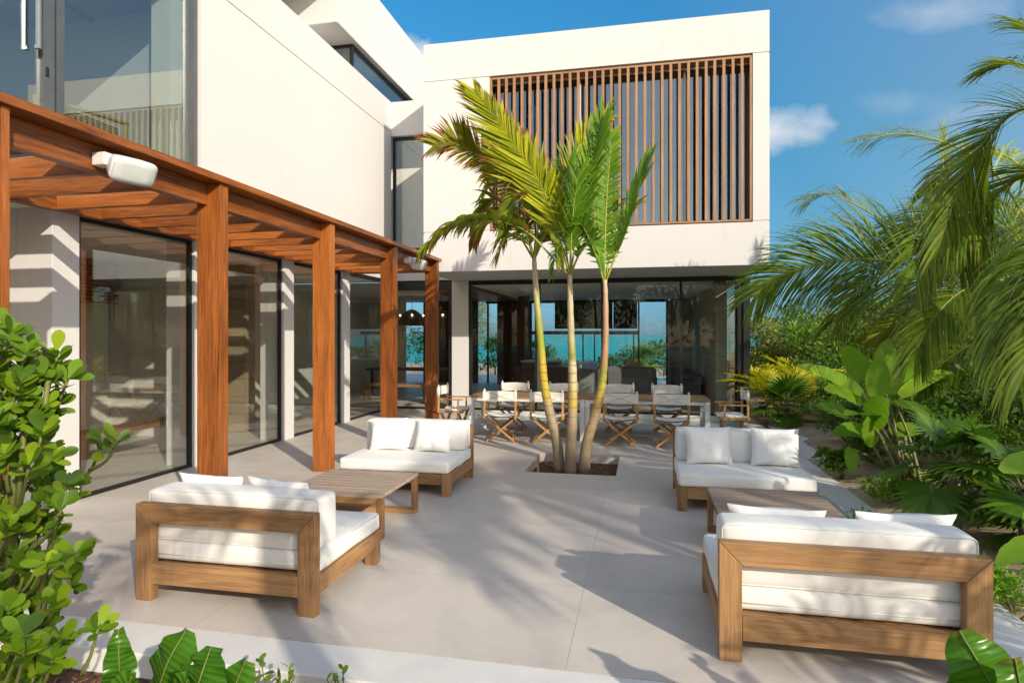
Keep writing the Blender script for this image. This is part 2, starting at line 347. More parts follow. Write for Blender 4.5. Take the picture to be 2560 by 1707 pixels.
    def leaf(s, base, d, nrm, L, Wd, seg=5, droop=0.25, prof=None, fold=0.12, v=0.5, wave=0.0, wn=5, twist=0.0):
        "one leaf blade: two strips either side of the midrib"
        d = Vector(d).normalized(); nrm = Vector(nrm); side = d.cross(nrm)
        if side.length < 1e-5: side = d.cross(Vector((0.31, 0.5, 0.8)))
        side.normalize(); nrm = side.cross(d).normalized(); b = len(s.v); base = Vector(base); p = base; step = L / seg; cur = d.copy()
        for k in range(seg + 1):
            u = k / seg; wd = Wd * (prof(u) if prof else math.sin(math.pi * min(1, 0.06 + u * 0.94)) ** 0.8)
            if twist: side = (Matrix.Rotation(twist / seg, 3, cur) @ side).normalized()
            nn = side.cross(cur).normalized(); wv = wave * math.sin(u * wn * 6.28 + v * 9) * (1 if 0 < k < seg else 0)
            s.v.append(p - side * wd / 2 + nn * (fold * wd + wv)); s.v.append(p.copy()); s.v.append(p + side * wd / 2 + nn * (fold * wd - wv))
            cur = (cur + Vector((0, 0, -droop * (1.6 * u + 0.2) / seg * 2))).normalized(); side = (side - cur * side.dot(cur)).normalized(); p = p + cur * step
        for k in range(seg):
            u0, u1 = k / seg, (k + 1) / seg; i = b + 3 * k
            s.face((i, i + 1, i + 4, i + 3), ((u0, v), (u0, v), (u1, v), (u1, v)), True); s.face((i + 1, i + 2, i + 5, i + 4), ((u0, v), (u0, v), (u1, v), (u1, v)), True)
        return s
    def strip(s, base, d, wdir, L, Wd, seg, droop, v, flex=1.0):
        "a narrow palm leaflet"
        d = Vector(d).normalized(); wdir = Vector(wdir); b = len(s.v); p = Vector(base); cur = d; st = L / seg
        for k in range(seg + 1):
            u = k / seg; wd = Wd * (0.55 + 0.45 * math.sin(min(1, u * 2.2) * 1.57)) * (1 - u ** 2.2 * 0.95)
            w = (wdir - cur * wdir.dot(cur)).normalized(); s.v.append(p - w * wd / 2); s.v.append(p + w * wd / 2)
            cur = (cur + Vector((0, 0, -droop * (0.25 + 1.9 * u ** flex) / seg))).normalized(); p = p + cur * st
        for k in range(seg):
            i = b + 2 * k; u0, u1 = k / seg, (k + 1) / seg; s.face((i, i + 1, i + 3, i + 2), ((u0, v), (u0, v), (u1, v), (u1, v)), True)
        return s
    def build(s, name, mat, parent=None, bevel=0.0, at=None):
        me = bpy.data.meshes.new(name); off = Vector(at) if at is not None else (parent.location if parent is not None else Vector((0, 0, 0)))
        if parent is not None and parent.parent is not None and at is None: off = parent.location + parent.parent.location
        me.from_pydata([tuple(Vector(p) - off) for p in s.v], [], s.f)
        me.polygons.foreach_set('use_smooth', s.smooth)
        if any(u is not None for u in s.uv):
            lay = me.uv_layers.new(name='UVMap'); fl = []
            for f, u in zip(s.f, s.uv):
                for k in range(len(f)): fl.extend(u[k] if u else (0.3, 0.5))
            lay.data.foreach_set('uv', fl)
        me.materials.append(mat if not isinstance(mat, str) else M[mat])
        o = bpy.data.objects.new(name, me); COL.objects.link(o)
        if parent is not None: o.parent = parent
        if at is not None and parent is None: o.location = off
        if bevel:
            bv = o.modifiers.new('bevel', 'BEVEL'); bv.width = bevel; bv.segments = 2; bv.limit_method = 'ANGLE'; bv.angle_limit = R(40)
        me.update(); return o

def tag(o, label, cat, group=None):
    o['label'] = label; o['category'] = cat
    if group: o['group'] = group
    return o
def thing(name, label, cat, loc=(0, 0, 0), rz=0.0, group=None):
    o = bpy.data.objects.new(name, None); COL.objects.link(o); o.location = loc; o.rotation_euler = (0, 0, rz); o.empty_display_size = 0.2
    return tag(o, label, cat, group)
def struct(o, kind='structure'): o['kind'] = kind; return o
def copy_tree(o, parent=None):
    c = o.copy(); COL.objects.link(c); c.parent = parent
    for ch in list(o.children): copy_tree(ch, c)
    return c
def mini(parent, name, mat, *boxes, bevel=0.0):
    m = MB()
    for b in boxes: m.box(*b)
    return m.build(name, mat, parent, bevel)

# ------------------------------------------------------------------ setting: ground, terrace, path, water, sea
ET = -0.30
def terr(x, y):
    "garden terrain right of the path"
    if x < 2.2: return -0.3
    k = min(1, (x - 2.28) / 0.8)
    z = -0.05 + k * 0.10 + 0.22 * math.exp(-((x - 3.9) / 0.9) ** 2 - ((y - 6.9) / 2.2) ** 2) + 0.02 * (min(x, 14) - 2.28)
    return z + 0.05 * noise.noise(Vector((x * 1.1, y * 1.1, 0))) * k + 0.025 * noise.noise(Vector((x * 4, y * 4, 2))) * k
gx = [2.28 + 0.12 * i for i in range(0, 40)] + [7.1, 8, 9, 10.5, 12, 14, 18, 25, 40, 70, 120]
gy = [-40, -25, -15, -10, -6, -4, -2, -1] + [0.2 * i for i in range(0, 85)] + [17.5, 18.5, 20, 22, 25, 28, 32, 38, 44, 50]
m = MB()
for y in gy:
    for x in gx: m.v.append(Vector((x, y, terr(x, y) if y > 2.5 else terr(x, y) - 0.1 * min(1, (2.5 - y) / 1.0))))
nxg = len(gx)
for j in range(len(gy) - 1):
    for i in range(nxg - 1): m.face((j * nxg + i, j * nxg + i + 1, (j + 1) * nxg + i + 1, (j + 1) * nxg + i), None, True)
struct(m.build('garden_soil', 'sand'))
m = MB().box(-120, 2.28, -40, 2.9, -0.6, -0.13); struct(m.build('planting_bed', 'mulch'))
struct(MB().box(-120, 120, -40, 50, -1.2, -0.62).build('ground', 'sand'))
struct(MB().grid(1, 1, lambda u, v: (-5000 + 10000 * u, -200 + 8000 * v, -2.2), False).build('sea', 'sea'))
# terrace slab with the square planting hole and the pool channel left open
PX0, PX1, PY0, PY1 = -1.48, -0.32, 7.80, 9.10
POOL = (-3.95, 1.95, 12.35, 13.88)
m = MB()
def slab(x0, x1, y0, y1): m.box(x0, x1, y0, y1, ET, 0.0)
xs = [-12, POOL[0], PX0, PX1, 1.95]; ys = [3.22, PY0, PY1, POOL[2], POOL[3]]
ters = MB()
def cell(i, j):
    x0, x1, y0, y1 = xs[i], xs[i + 1], ys[j], ys[j + 1]
    if (i == 2 and j == 1) or (i >= 1 and j == 3): return False
    return True
vid = {}
def gv(x, y, z):
    k = (round(x, 4), round(y, 4), z)
    if k not in vid: vid[k] = len(ters.v); ters.v.append(Vector((x, y, z)))
    return vid[k]
for i in range(4):
    for j in range(4):
        if not cell(i, j): continue
        x0, x1, y0, y1 = xs[i], xs[i + 1], ys[j], ys[j + 1]
        ters.face((gv(x0, y0, 0), gv(x1, y0, 0), gv(x1, y1, 0), gv(x0, y1, 0)))
        for (di, dj, a, b) in ((-1, 0, (x0, y1), (x0, y0)), (1, 0, (x1, y0), (x1, y1)), (0, -1, (x0, y0), (x1, y0)), (0, 1, (x1, y1), (x0, y1))):
            ii, jj = i + di, j + dj
            if 0 <= ii < 4 and 0 <= jj < 4 and cell(ii, jj): continue
            ters.face((gv(*a, ET), gv(*b, ET), gv(*b, 0.0), gv(*a, 0.0)))
struct(ters.build('terrace', 'floor'))
struct(mini(None, 'terrace_step', 'kerb', (-12, 2.28, 2.90, 3.216, ET, 0.002), bevel=0.008))
struct(mini(None, 'path', 'kerb', (1.954, 2.28, 3.22, 13.9, ET, 0.004), bevel=0.008))
pm = MB()
cl_ = [(2.284, 2.62, 9.45), (2.284, 2.80, 10.6), (2.284, 2.92, 11.6), (2.40, 3.05, 12.8), (2.75, 3.5, 14.4), (3.3, 4.2, 16.2), (4.0, 5.0, 18.5)]
for a, b, y in cl_: pm.v += [Vector((a, y, 0.0)), Vector((b, y, 0.0)), Vector((b, y, -0.2)), Vector((a, y, -0.2))]
for k in range(len(cl_) - 1):
    i = 4 * k; pm.face((i, i + 1, i + 5, i + 4)); pm.face((i + 1, i + 2, i + 6, i + 5)); pm.face((i + 3, i, i + 4, i + 7))
pm.face((0, 3, 2, 1)); struct(pm.build('garden_path', 'kerb'))
struct(MB().grid(40, 12, lambda u, v: (POOL[0] + (POOL[1] - POOL[0]) * u, POOL[2] + (POOL[3] - POOL[2]) * v, -0.09), True).build('pool_water', 'pool'))
struct(mini(None, 'pool_edge', 'kerb', (POOL[0], POOL[1], POOL[3], 13.98, ET, 0.015), bevel=0.006))
mm = MB().grid(40, 40, lambda u, v: (PX0 + (PX1 - PX0) * u, PY0 + (PY1 - PY0) * v, -0.125 + 0.02 * noise.noise(Vector((u * 14, v * 14, 3))) + 0.02 * noise.noise(Vector((u * 40, v * 40, 3)))), False)
struct(mm.build('mulch_bed', 'mulch'))
chips = MB()
for k in range(1500):
    if k < 500: x, y, z = rnd.uniform(PX0 + .03, PX1 - .03), rnd.uniform(PY0 + .03, PY1 - .03), -0.115
    else: x, y, z = rnd.uniform(-3.6, -0.6), 2.88 - abs(rnd.gauss(0, 0.45)), -0.125
    a = rnd.random() * 6.28; L = rnd.uniform(0.012, 0.045); chips.beam((x, y, z), (x + L * math.cos(a), y + L * math.sin(a), z + rnd.uniform(-.008, .016)), rnd.uniform(.006, .016), .005)
struct(chips.build('bark_chips', wood('bark_chip', (0.05, 0.022, 0.012), (0.22, 0.11, 0.06), 0, 0.9)), 'stuff')

# ------------------------------------------------------------------ villa
villa = thing('villa', 'cream plastered modern villa with full height glazing and a slatted upper storey', 'house', (-2, 13.9, 0))
XW = -5.83; GX = -5.87
# left wing
w = MB()
w.box(-14, XW, 7.30, 13.75, 3.05, 6.535).box(-14, XW - 0.012, 7.302, 13.748, 6.533, 6.562).box(-14, XW, 7.30, 13.75, 6.56, 7.27)
w.build('wall', 'plaster', villa)
for ob in (villa.children[-1],): ob['label'] = 'tall blank cream side wall above the pergola'
mini(villa, 'floor_slab', 'plaster', (-14, XW, -4, 7.30, 3.05, 3.30)); mini(villa, 'parapet', 'plaster', (-14, XW, -4, 2.2, 3.30, 8.6))
mini(villa, 'roof', 'plaster', (-14, XW, 11.10, 24, 7.86, 9.35), (-14, XW, -4, 11.10, 8.6, 9.35), bevel=0.02)
mini(villa, 'bridge_wall', 'plaster', (XW + 0.003, -4.20, 13.75, 14.05, 6.46, 7.27))
mini(villa, 'upper_wall', 'plaster', (-14, -6.6, 8.2, 11.98, 7.27, 7.86))
# clerestory
c = mini(villa, 'window', 'black', (-6.02, -5.95, 12.0, 20, 7.80, 7.858), (-6.02, -5.95, 12.0, 12.06, 7.0, 7.8), (-8, -6.02, 12.0, 12.05, 7.80, 7.858), (-6.6, -6.55, 12.0, 12.05, 7.0, 7.8))
mini(c, 'pane', 'glass_dark', (-5.99, -5.98, 12.06, 20, 7.0, 7.8), (-6.55, -6.02, 12.02, 12.03, 7.0, 7.8), (-8, -6.6, 12.02, 12.03, 7.0, 7.8))
# window beside the bridge
c = mini(villa, 'window', 'black', (XW, XW + 0.06, 13.86, 13.94, 3.3, 6.455), (XW + .06, -4.33, 13.86, 13.94, 6.39, 6.455), (XW + .06, -4.33, 13.86, 13.94, 3.7, 3.82))
mini(c, 'pane', 'glass', (XW + 0.06, -4.33, 13.89, 13.90, 3.82, 6.39))
mini(villa, 'interior_wall', 'plaster_in', (-7.5, -4.33, 16.5, 16.6, 3.3, 6.46)); mini(villa, 'sill_wall', 'plaster', (XW + 0.06, -4.33, 13.9, 14.0, 3.02, 3.70))
# ground floor fins and glazing
PY = [(5.15, 5.46), (7.18, 7.48), (9.27, 9.58), (11.33, 11.65)]
for a, b in PY: mini(villa, 'column', 'plaster', (-6.27, XW, a, b, 0.0, 3.05), bevel=0.006)
mini(villa, 'wall', 'plaster', (-14, -6.272, 5.15, 5.30, 0, 3.05))
ends = [(5.46, 7.18), (7.48, 9.27), (9.58, 11.33), (11.65, 13.86)]
for a, b in ends:
    f = MB(); x0, x1 = GX - 0.05, GX
    f.box(x0, x1, a + .002, a + .05, .0, 3.04).box(x0, x1, b - .05, b - .002, .0, 3.04).box(x0, x1, a + .05, b - .05, .002, .04).box(x0, x1, a + .05, b - .05, 2.97, 3.04)
    fo = f.build('window', 'black', villa); mini(fo, 'pane', 'glass', (GX - .03, GX - .02, a + .05, b - .05, .04, 2.97))
# ground floor interior of the wing
mini(villa, 'interior_floor', plain('interior_stone_floor', (0.56, 0.50, 0.42), 0.45, 0, .1), (-10.5, GX - .05, 5.3, 13.9, -0.02, 0.003), (-10.5, 2.05, 13.9, 22.2, -0.02, 0.003))
mini(villa, 'ceiling', 'ceiling', (-10.5, GX, 5.3, 13.86, 3.02, 3.048), (-10.5, 2.0, 14.0, 22.4, 3.0, 3.018))
mini(villa, 'interior_wall', 'beige_in', (-9.3, -9.2, 5.3, 22, 0, 3.02), (-9.2, -7.9, 9.2, 9.35, 0, 3.02))
mini(villa, 'interior_wall', 'stone_brown', (-8.2, -7.0, 9.9, 10.2, 0, 3.02))
lv = MB()
for k in range(11): lv.box(-9.18, -8.9, 5.6, 9.1, 2.3 + .06 * k, 2.335 + .06 * k)
lv.build('louvre_panel', 'iroko_y', villa)
mini(villa, 'interior_door', 'whitemetal', (-9.19, -9.14, 6.2, 7.3, .0, 2.15), (-9.19, -9.16, 7.34, 8.5, .0, 2.15))
# upper corner window
f = MB(); x0, x1 = -5.96, -5.88
for a, b in ((7.12, 7.298), (5.10, 5.22), (5.24, 5.33), (3.0, 3.1)): f.box(x0, x1, a, b, 3.302, 8.58)
f.box(x0, x1, 3.1, 5.10, 3.302, 3.36).box(x0, x1, 5.33, 7.12, 3.302, 3.36)
uw = f.build('window', 'greymetal', villa)
mini(uw, 'pane', 'glass_dark', (-5.93, -5.92, 5.33, 7.12, 3.36, 8.58)); mini(uw, 'pane', 'glass_dark', (-5.93, -5.92, 2.2, 5.10, 3.36, 8.58))
h = MB(); h.box(-5.86, -5.82, 5.0, 5.03, 4.58, 5.15).box(-5.88, -5.86, 5.0, 5.03, 4.58, 4.62).box(-5.88, -5.86, 5.0, 5.03, 5.11, 5.15); 
ho = h.build('handle', 'steel', uw, .004); mini(uw, 'lock', 'black', (-5.88, -5.868, 5.12, 5.15, 4.36, 4.45))
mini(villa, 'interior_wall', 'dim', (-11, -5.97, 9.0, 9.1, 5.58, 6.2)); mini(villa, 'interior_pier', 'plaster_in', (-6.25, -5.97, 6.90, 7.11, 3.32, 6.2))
up = MB()
for k in range(26): up.box(-11 + .19 * k, -10.94 + .19 * k, 8.9, 9.0, 3.3, 5.58)
up.build('slat_wall', 'cedar_z', villa); mini(villa, 'interior_wall', 'brownfab', (-11, -5.97, 9.12, 9.2, 3.3, 5.58))
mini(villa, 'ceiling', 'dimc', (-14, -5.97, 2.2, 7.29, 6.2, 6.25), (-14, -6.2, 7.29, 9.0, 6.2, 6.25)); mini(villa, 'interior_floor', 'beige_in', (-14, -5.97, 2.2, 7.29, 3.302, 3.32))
# right block
BX0, BX1, BY, BZ0, BZ1 = -4.32, 2.24, 11.83, 3.02, 7.60
SX0, SX1, SZ0, SZ1 = -2.95, 1.956, 3.81, 6.84
bw = MB(); G = .012
def ring(y0, y1):
    bw.box(BX0, SX0, y0, y1, SZ0 + G, SZ1 - G); bw.box(SX1, BX1, y0, y1, SZ0 + G, SZ1 - G)
    bw.box(BX0, BX1, y0, y1, SZ1 + G, BZ1); bw.box(BX0, BX1, y0, y1, BZ0, SZ0 - G)
    bw.box(BX0 + G, SX0 + .0, y0 + G, y1, SZ1 - G, SZ1 + G); bw.box(SX0, SX1, y0 + .09, y1, SZ1 - G, SZ1 + G); bw.box(SX1, BX1 - G, y0 + G, y1, SZ1 - G, SZ1 + G)
    bw.box(BX0 + G, SX0, y0 + G, y1, SZ0 - G, SZ0 + G); bw.box(SX0, SX1, y0 + .09, y1, SZ0 - G, SZ0 + G); bw.box(SX1, BX1 - G, y0 + G, y1, SZ0 - G, SZ0 + G)
ring(BY, BY + .30)
bw.box(BX0, BX0 + .3, BY + .30, 22, BZ0, BZ1).box(BX1 - .3, BX1, BY + .30, 22, BZ0, BZ1)
bo = bw.build('wall', 'plaster', villa, 0.006); bo['label'] = 'projecting cream upper block with a slatted opening'
mini(villa, 'roof', 'plaster', (BX0 + .3, BX1 - .3, BY + .3, 22, 7.3, 7.4)); mini(villa, 'soffit', 'plaster', (BX0 + .30, BX1 - .30, BY + .30, 22, BZ0 + .002, BZ0 + .2))
# screen
sc_ = MB(); n = 32; st = (SX1 - SX0 - .05) / (n - 1)
for k in range(n):
    x = SX0 + .025 + st * k + rnd.uniform(-.003, .003); sc_.box(x - .024, x + .024, BY + .015, BY + .065, SZ0 + .045, SZ1 - .05)
sc_.build('slat_screen', 'cedar_z', villa)
for q_ in ((SX0, SX1, BY + .03, BY + .12, SZ1 - .05, SZ1 - .014), (SX0, SX1, BY + .02, BY + .12, SZ0 + .014, SZ0 + .045), (SX0, SX1, BY + .14, BY + .18, SZ1 - .14, SZ1 - .09)): mini(villa, 'screen_frame', 'cedar_x', q_)
f = MB(); y0, y1 = BY + .30, BY + .36
f.box(SX0 - .1, SX1 + .1, y0, y1, SZ1 - .08, SZ1 + .1).box(SX0 - .1, SX1 + .1, y0, y1, SZ0 - .1, SZ0 + .06)
for x in (SX0 - .05, -1.2, 0.78, SX1 - .02): f.box(x, x + .08, y0, y1, SZ0 + .06, SZ1 - .08)
bwn = f.build('window', 'black', villa); mini(bwn, 'pane', 'glass_dark', (SX0, SX1, y0 + .02, y0 + .03, SZ0 + .06, SZ1 - .08))
mini(bwn, 'mullion', 'whitemetal', (.765, .80, y0 - .05, y0 - .002, SZ0 + .02, SZ1 - .06), (-1.2, -1.17, y0 - .05, y0 - .002, SZ0 + .02, SZ1 - .06))
mini(villa, 'interior_wall', 'greyfab', (BX0 + .3, BX1 - .3, 16.0, 16.1, 3.3, 7.3), (-2.2, -2.1, 12.4, 16, 3.3, 7.3)); mini(villa, 'interior_floor', 'beige_in', (BX0 + .3, BX1 - .3, 12.3, 16, 3.222, 3.3))
# downstand glazing under the block
GY = 13.9
mini(villa, 'column', 'plaster', (-4.36, -3.96, GY - .04, GY + .3, 0.016, BZ0), bevel=.004)
f = MB(); xs_ = [-3.96, -2.36, -.86, .83, 2.02]
f.box(-3.955, 2.10, GY, GY + .08, 2.92, BZ0 - .001).box(-3.955, 2.10, GY, GY + .08, .016, .06)
for x in (-3.955, -2.40, -.90, -.80, .80): f.box(x, x + .055, GY + .003, GY + .077, .06, 2.92)
f.box(2.0, 2.10, GY + .003, GY + .077, .06, 2.92)
gw = f.build('window', 'black', villa); gw['label'] = 'wide dark framed living room glazing behind the dining table'
mini(gw, 'pane', 'glass_clear', (-3.9, 2.0, GY + .035, GY + .045, .06, 2.92))
mini(gw, 'mullion', 'greymetal', (-2.34, -2.27, GY - .02, GY + .07, .06, 2.92), (-.845, -.80, GY - .02, GY + .07, .06, 2.92))
f = MB().box(XW, -4.365, GY, GY + .08, 2.82, 3.045).box(XW, -4.365, GY, GY + .08, .0, .05).box(-4.45, -4.365, GY, GY + .08, .05, 2.82).box(XW, XW + .06, GY, GY + .08, .05, 2.82)
gw2 = f.build('window', 'black', villa); mini(gw2, 'pane', 'glass_clear', (XW + .06, -4.45, GY + .03, GY + .04, .05, 2.82))
# right hand return glazing and stone wall
f = MB()
for y in (14.5, 17, 19.5, 22): f.box(2.02, 2.10, y - .05, y + .03, .05, BZ0)
f.box(2.02, 2.10, 13.98, 22, 2.92, BZ0 - .002).box(2.02, 2.10, 13.98, 22, 0, .05)
sg = f.build('window', 'black', villa); mini(sg, 'pane', 'glass', (2.05, 2.06, 13.98, 22, .05, 2.92))
mini(villa, 'cladding', 'black', (2.105, 2.24, 13.86, 14.2, .0, 2.90), (2.105, 2.24, 14.202, 14.5, .0, 2.90))
mini(villa, 'interior_wall', 'stone_brown', (1.625, 1.85, 14.62, 22.0, 0.004, 3.0), (.95, 1.625, 21.8, 22.0, 0.004, 3.0))
mini(villa, 'interior_wall', 'stone_cream', (1.62, 1.86, 14.55, 14.62, 0.004, 2.9))
mini(villa, 'interior_wall', 'stone_cream', (.86, .95, 21.7, 22.0, 0.004, 2.95))
f = MB().box(-5.6, .86, 21.9, 21.98, 2.9, 3.0)
for x in (-5.55, -5.1, -4.3, -3.95, -.15, .80): f.box(x, x + .06, 21.9, 21.98, 0, 2.9)
fw = f.build('window', 'black', villa)
mini(villa, 'interior_wall', 'brownfab', (-5.1, -4.35, 21.6, 21.85, 0, 2.9), (-3.9, -3.55, 19.4, 19.7, 0, 3.0), (-8.0, -5.9, 21.9, 22.0, 0, 3.0))
mini(villa, 'ceiling_panel', 'iroko_x', (-5.8, -4.2, 15, 21, 2.93, 2.998))
mini(villa, 'interior_wall', 'plaster_in', (-10.4, -8.2, 20.5, 20.7, 0, 3.0))

# ------------------------------------------------------------------ pergola
perg = thing('pergola', 'reddish hardwood pergola along the left glass front of the villa', 'pergola', (-4.0, 7.25, 0))
PYS = [3.04, 5.14, 7.25, 9.35, 11.45]
for y in PYS:
    p = MB().box(-4.15, -3.90, y, y + .055, 0, 3.186).box(-4.15, -3.908, y + .055, y + .065, 0, 3.186).box(-4.15, -3.90, y + .065, y + .12, 0, 3.186)
    po = p.build('post', 'iroko_z', perg, .004)
    pg = MB()
    for z, x in ((.09, -3.98), (.32, -4.06)): pg.tube([(x, y - .004, z), (x, y + .01, z)], .014, 8)
    pg.build('plug', 'teak_y', po)
mini(perg, 'cap_board', 'iroko_y', (-4.20, -3.86, -1.0, 11.62, 3.188, 3.25), bevel=.004)
mini(perg, 'beam', 'iroko_y', *[(-4.12, -4.035, a + .122, b - .002, 2.985, 3.186) for a, b in zip([-1.0] + PYS, PYS + [11.6])][:5], bevel=.003)
mini(perg, 'ledger', 'iroko_y', (-5.74, -5.64, -1.0, 11.6, 2.985, 3.15), bevel=.003)
y = 1.35
k0 = 0
while y < 11.5:
    if not any(abs(y + .03 - (q + .06)) < .12 for q in PYS): mini(perg, 'rafter', 'iroko_x', (-5.638, -4.122, y, y + .06, 2.99, 3.15), bevel=.003)
    y += .525
mini(perg, 'end_rafter', 'iroko_x', (-5.74, -4.2, 11.56, 11.62, 2.985, 3.186), bevel=.003)

def speaker(loc, label):
    t = thing('outdoor_speaker', label, 'speaker', loc, 0, 'white speakers on the pergola')
    nx_ = Vector((.83, -.28, -.48)).normalized(); ly = Vector((0, 0, 1)).cross(nx_).normalized(); uz = nx_.cross(ly); rot = Matrix((nx_, ly, uz)).transposed()
    def spow(c, e): return math.copysign(abs(c) ** e, c)
    b = MB()
    secs = [(-.115, .50, .45), (-.112, .62, .58), (-.09, .70, .68), (-.03, .86, .84), (.04, .97, .96), (.062, 1.0, 1.0), (.075, .985, .975), (.082, .94, .91)]; n = 32; i0 = 0
    for (x, fy, fz) in secs:
        for k in range(n): a = 2 * math.pi * k / n; b.v.append(Vector((x, .168 * fy * spow(math.cos(a), .42), .098 * fz * spow(math.sin(a), .42))))
    for q in range(len(secs) - 1):
        for k in range(n): k2 = (k + 1) % n; b.face((q * n + k, q * n + k2, (q + 1) * n + k2, (q + 1) * n + k), None, True)
    b.face(list(range(n - 1, -1, -1)))
    bo = b.build('body', 'speaker', t, at=(0, 0, 0)); bo.location = (0.165, .04, -.04); bo.rotation_euler = rot.to_euler()
    g = MB(); 
    for rr_, x in ((1, .080), (.97, .0865), (.6, .0900), (.02, .0915)):
        for k in range(n): a = 2 * math.pi * k / n; g.v.append(Vector((x, .155 * rr_ * spow(math.cos(a), .38), .0875 * rr_ * spow(math.sin(a), .38))))
    for q in range(3):
        for k in range(n): k2 = (k + 1) % n; g.face((q * n + k, q * n + k2, (q + 1) * n + k2, (q + 1) * n + k), None, True)
    g.build('grille', M['grille'], bo, at=(0, 0, 0))
    k = MB().box(-.035, .085, -.05, .05, -.05, .05); ko = k.build('bracket', 'speaker', t, .012, at=(0, 0, 0)); ko.location = (0, -.055, .01)
    return t
M['grille'] = plain('speaker_grille', (.62, .64, .62), .6, 0, .05, 60, .6)
speaker((-4.0, 3.98, 3.06), 'white outdoor speaker on the nearest bay of the pergola beam')
speaker((-4.0, 10.15, 3.04), 'white outdoor speaker between the last two pergola posts')

# ------------------------------------------------------------------ sofas, pillows, coffee tables
def make_sofa():
    t = thing('garden_sofa', '', 'sofa', group='teak sofas with white cushions'); W2 = .65
    f = MB().beam((-W2 + .059, .05, .0), (-W2 + .059, .05, .5215), .118, .09, (0, 1, 0)) if False else None
    def prof(name, pts, mat):
        mb = MB(); b = len(mb.v); n = len(pts)
        for yy in (0.0, .07):
            for x, z in pts: mb.v.append(Vector((x, yy, z)))
        mb.face(list(range(n))); mb.face(list(range(2 * n - 1, n - 1, -1)))
        for i in range(n): j = (i + 1) % n; mb.face((i, i + n, j + n, j))
        return mb.build(name, mat, t, .005)
    g = .0012
    prof('back_leg', [(-W2, 0), (-W2 + .118, 0), (-W2 + .118, .515), (-W2, .638)], 'teak_z'); prof('back_leg', [(W2 - .118, 0), (W2, 0), (W2, .638), (W2 - .118, .515)], 'teak_z')
    prof('top_rail', [(-W2 + .118 + g, .515), (W2 - .118 - g, .515), (W2 - g, .638 + g * 0), (-W2 + g, .638)], 'teak_x')
    mini(t, 'base_rail', 'teak_x', (-W2 + .119, W2 - .119, .002, .066, .115, .245), bevel=.005); mini(t, 'base_rail', 'teak_x', (-W2 + .092, W2 - .092, .93, .985, .125, .245), bevel=.005)
    for s in (-1, 1):
        a, b = sorted((s * W2, s * (W2 - .05))); mini(t, 'side_rail', 'teak_y', (a, b, .071, .90, .125, .245), bevel=.005)
        a, b = sorted((s * W2, s * (W2 - .09))); mini(t, 'front_leg', 'teak_z', (a, b, .901, .99, 0, .245), bevel=.005)
    mini(t, 'seat_base', 'teak_y', (-W2 + .052, W2 - .052, .072, .925, .19, .235))
    sc = MB().cushion(-W2 + .01, W2 - .01, .075, 1.005, .248, .375, .028, .007, 12); s_ = sc.build('seat_cushion', 'cushion', t)
    z = MB().tube([(-W2 + .03, .071, .292), (W2 - .03, .071, .292)], .004, 6); z.build('zip', 'cushion', s_)
    bc = MB().cushion(-W2 + .02, W2 - .02, .085, .335, .378, .715, .036, .010, 12); bo_ = bc.build('back_cushion', 'cushion', t)
    def loop(x0, x1, z0, z1, y, r=.03):
        P = []
        for cx, cz, a0 in ((x1 - r, z1 - r, 0), (x0 + r, z1 - r, 90), (x0 + r, z0 + r, 180), (x1 - r, z0 + r, 270)): P += [(cx + r * math.cos(R(a0 + k * 30)), y, cz + r * math.sin(R(a0 + k * 30))) for k in range(4)]
        return P + [P[0]]
    MB().tube(loop(-W2 + .026, W2 - .026, .384, .709, .0945), .0042, 6).build('piping', 'cushion', bo_)
    P = [(q[0], q[2], .365) for q in loop(-W2 + .017, W2 - .017, .083, .998, 0)]; MB().tube(P, .0042, 6).build('piping', 'cushion', s_)
    return t
s0 = make_sofa()
sof = [(-2.635, 3.49, 0, 'teak sofa with white cushions seen from behind, nearest on the left beside the leafy shrub'),
       (1.056, 3.49, 0, 'teak sofa with white cushions seen from behind in the lower right corner'),
       (-2.69, 7.39, math.pi, 'teak sofa facing the viewer beside the pergola posts and a low table'),
       (0.995, 7.36, math.pi, 'teak sofa facing the viewer on the right beside the garden path')]
for i, (x, y, rz, lab) in enumerate(sof):
    o = s0 if i == 0 else copy_tree(s0); o.location = (x, y, 0); o.rotation_euler = (0, 0, rz); o['label'] = lab
def pillow(x, y, z, rz, lean, w, h, label, seed):
    p = MB().pillow(w, h, .15, seed).build('pillow', 'pillow', None); p.location = (x, y, z); p.rotation_euler = (lean, R(rnd.uniform(-3, 3)), rz)
    return tag(p, label, 'pillow', 'white scatter pillows')
pillow(-3.03, 4.00, .385, R(3), R(20), .50, .40, 'white pillow whose top shows over the near left sofa back, left one', 1)
pillow(-2.47, 3.99, .385, R(-5), R(20), .50, .395, 'white pillow whose top shows over the near left sofa back, right one', 2)
pillow(.78, 3.99, .385, R(-6), R(20), .54, .385, 'white pillow peeking over the near right sofa back on its left side', 3)
pillow(1.44, 4.00, .385, R(5), R(20), .54, .39, 'white pillow peeking over the near right sofa back on its right side', 4)
pillow(-2.97, 6.90, .38, math.pi + R(5), R(16), .46, .385, 'left white pillow on the sofa facing the viewer beside the pergola', 5)
pillow(-2.42, 6.90, .38, math.pi - R(4), R(16), .46, .385, 'right white pillow on the sofa facing the viewer beside the pergola', 6)
pillow(.70, 6.86, .38, math.pi + R(9), R(16), .49, .40, 'left white dappled pillow on the sofa by the garden path', 7)
pillow(1.36, 6.88, .38, math.pi - R(2), R(15), .49, .40, 'right white pillow on the sofa by the garden path with a clear leaf shadow', 8)

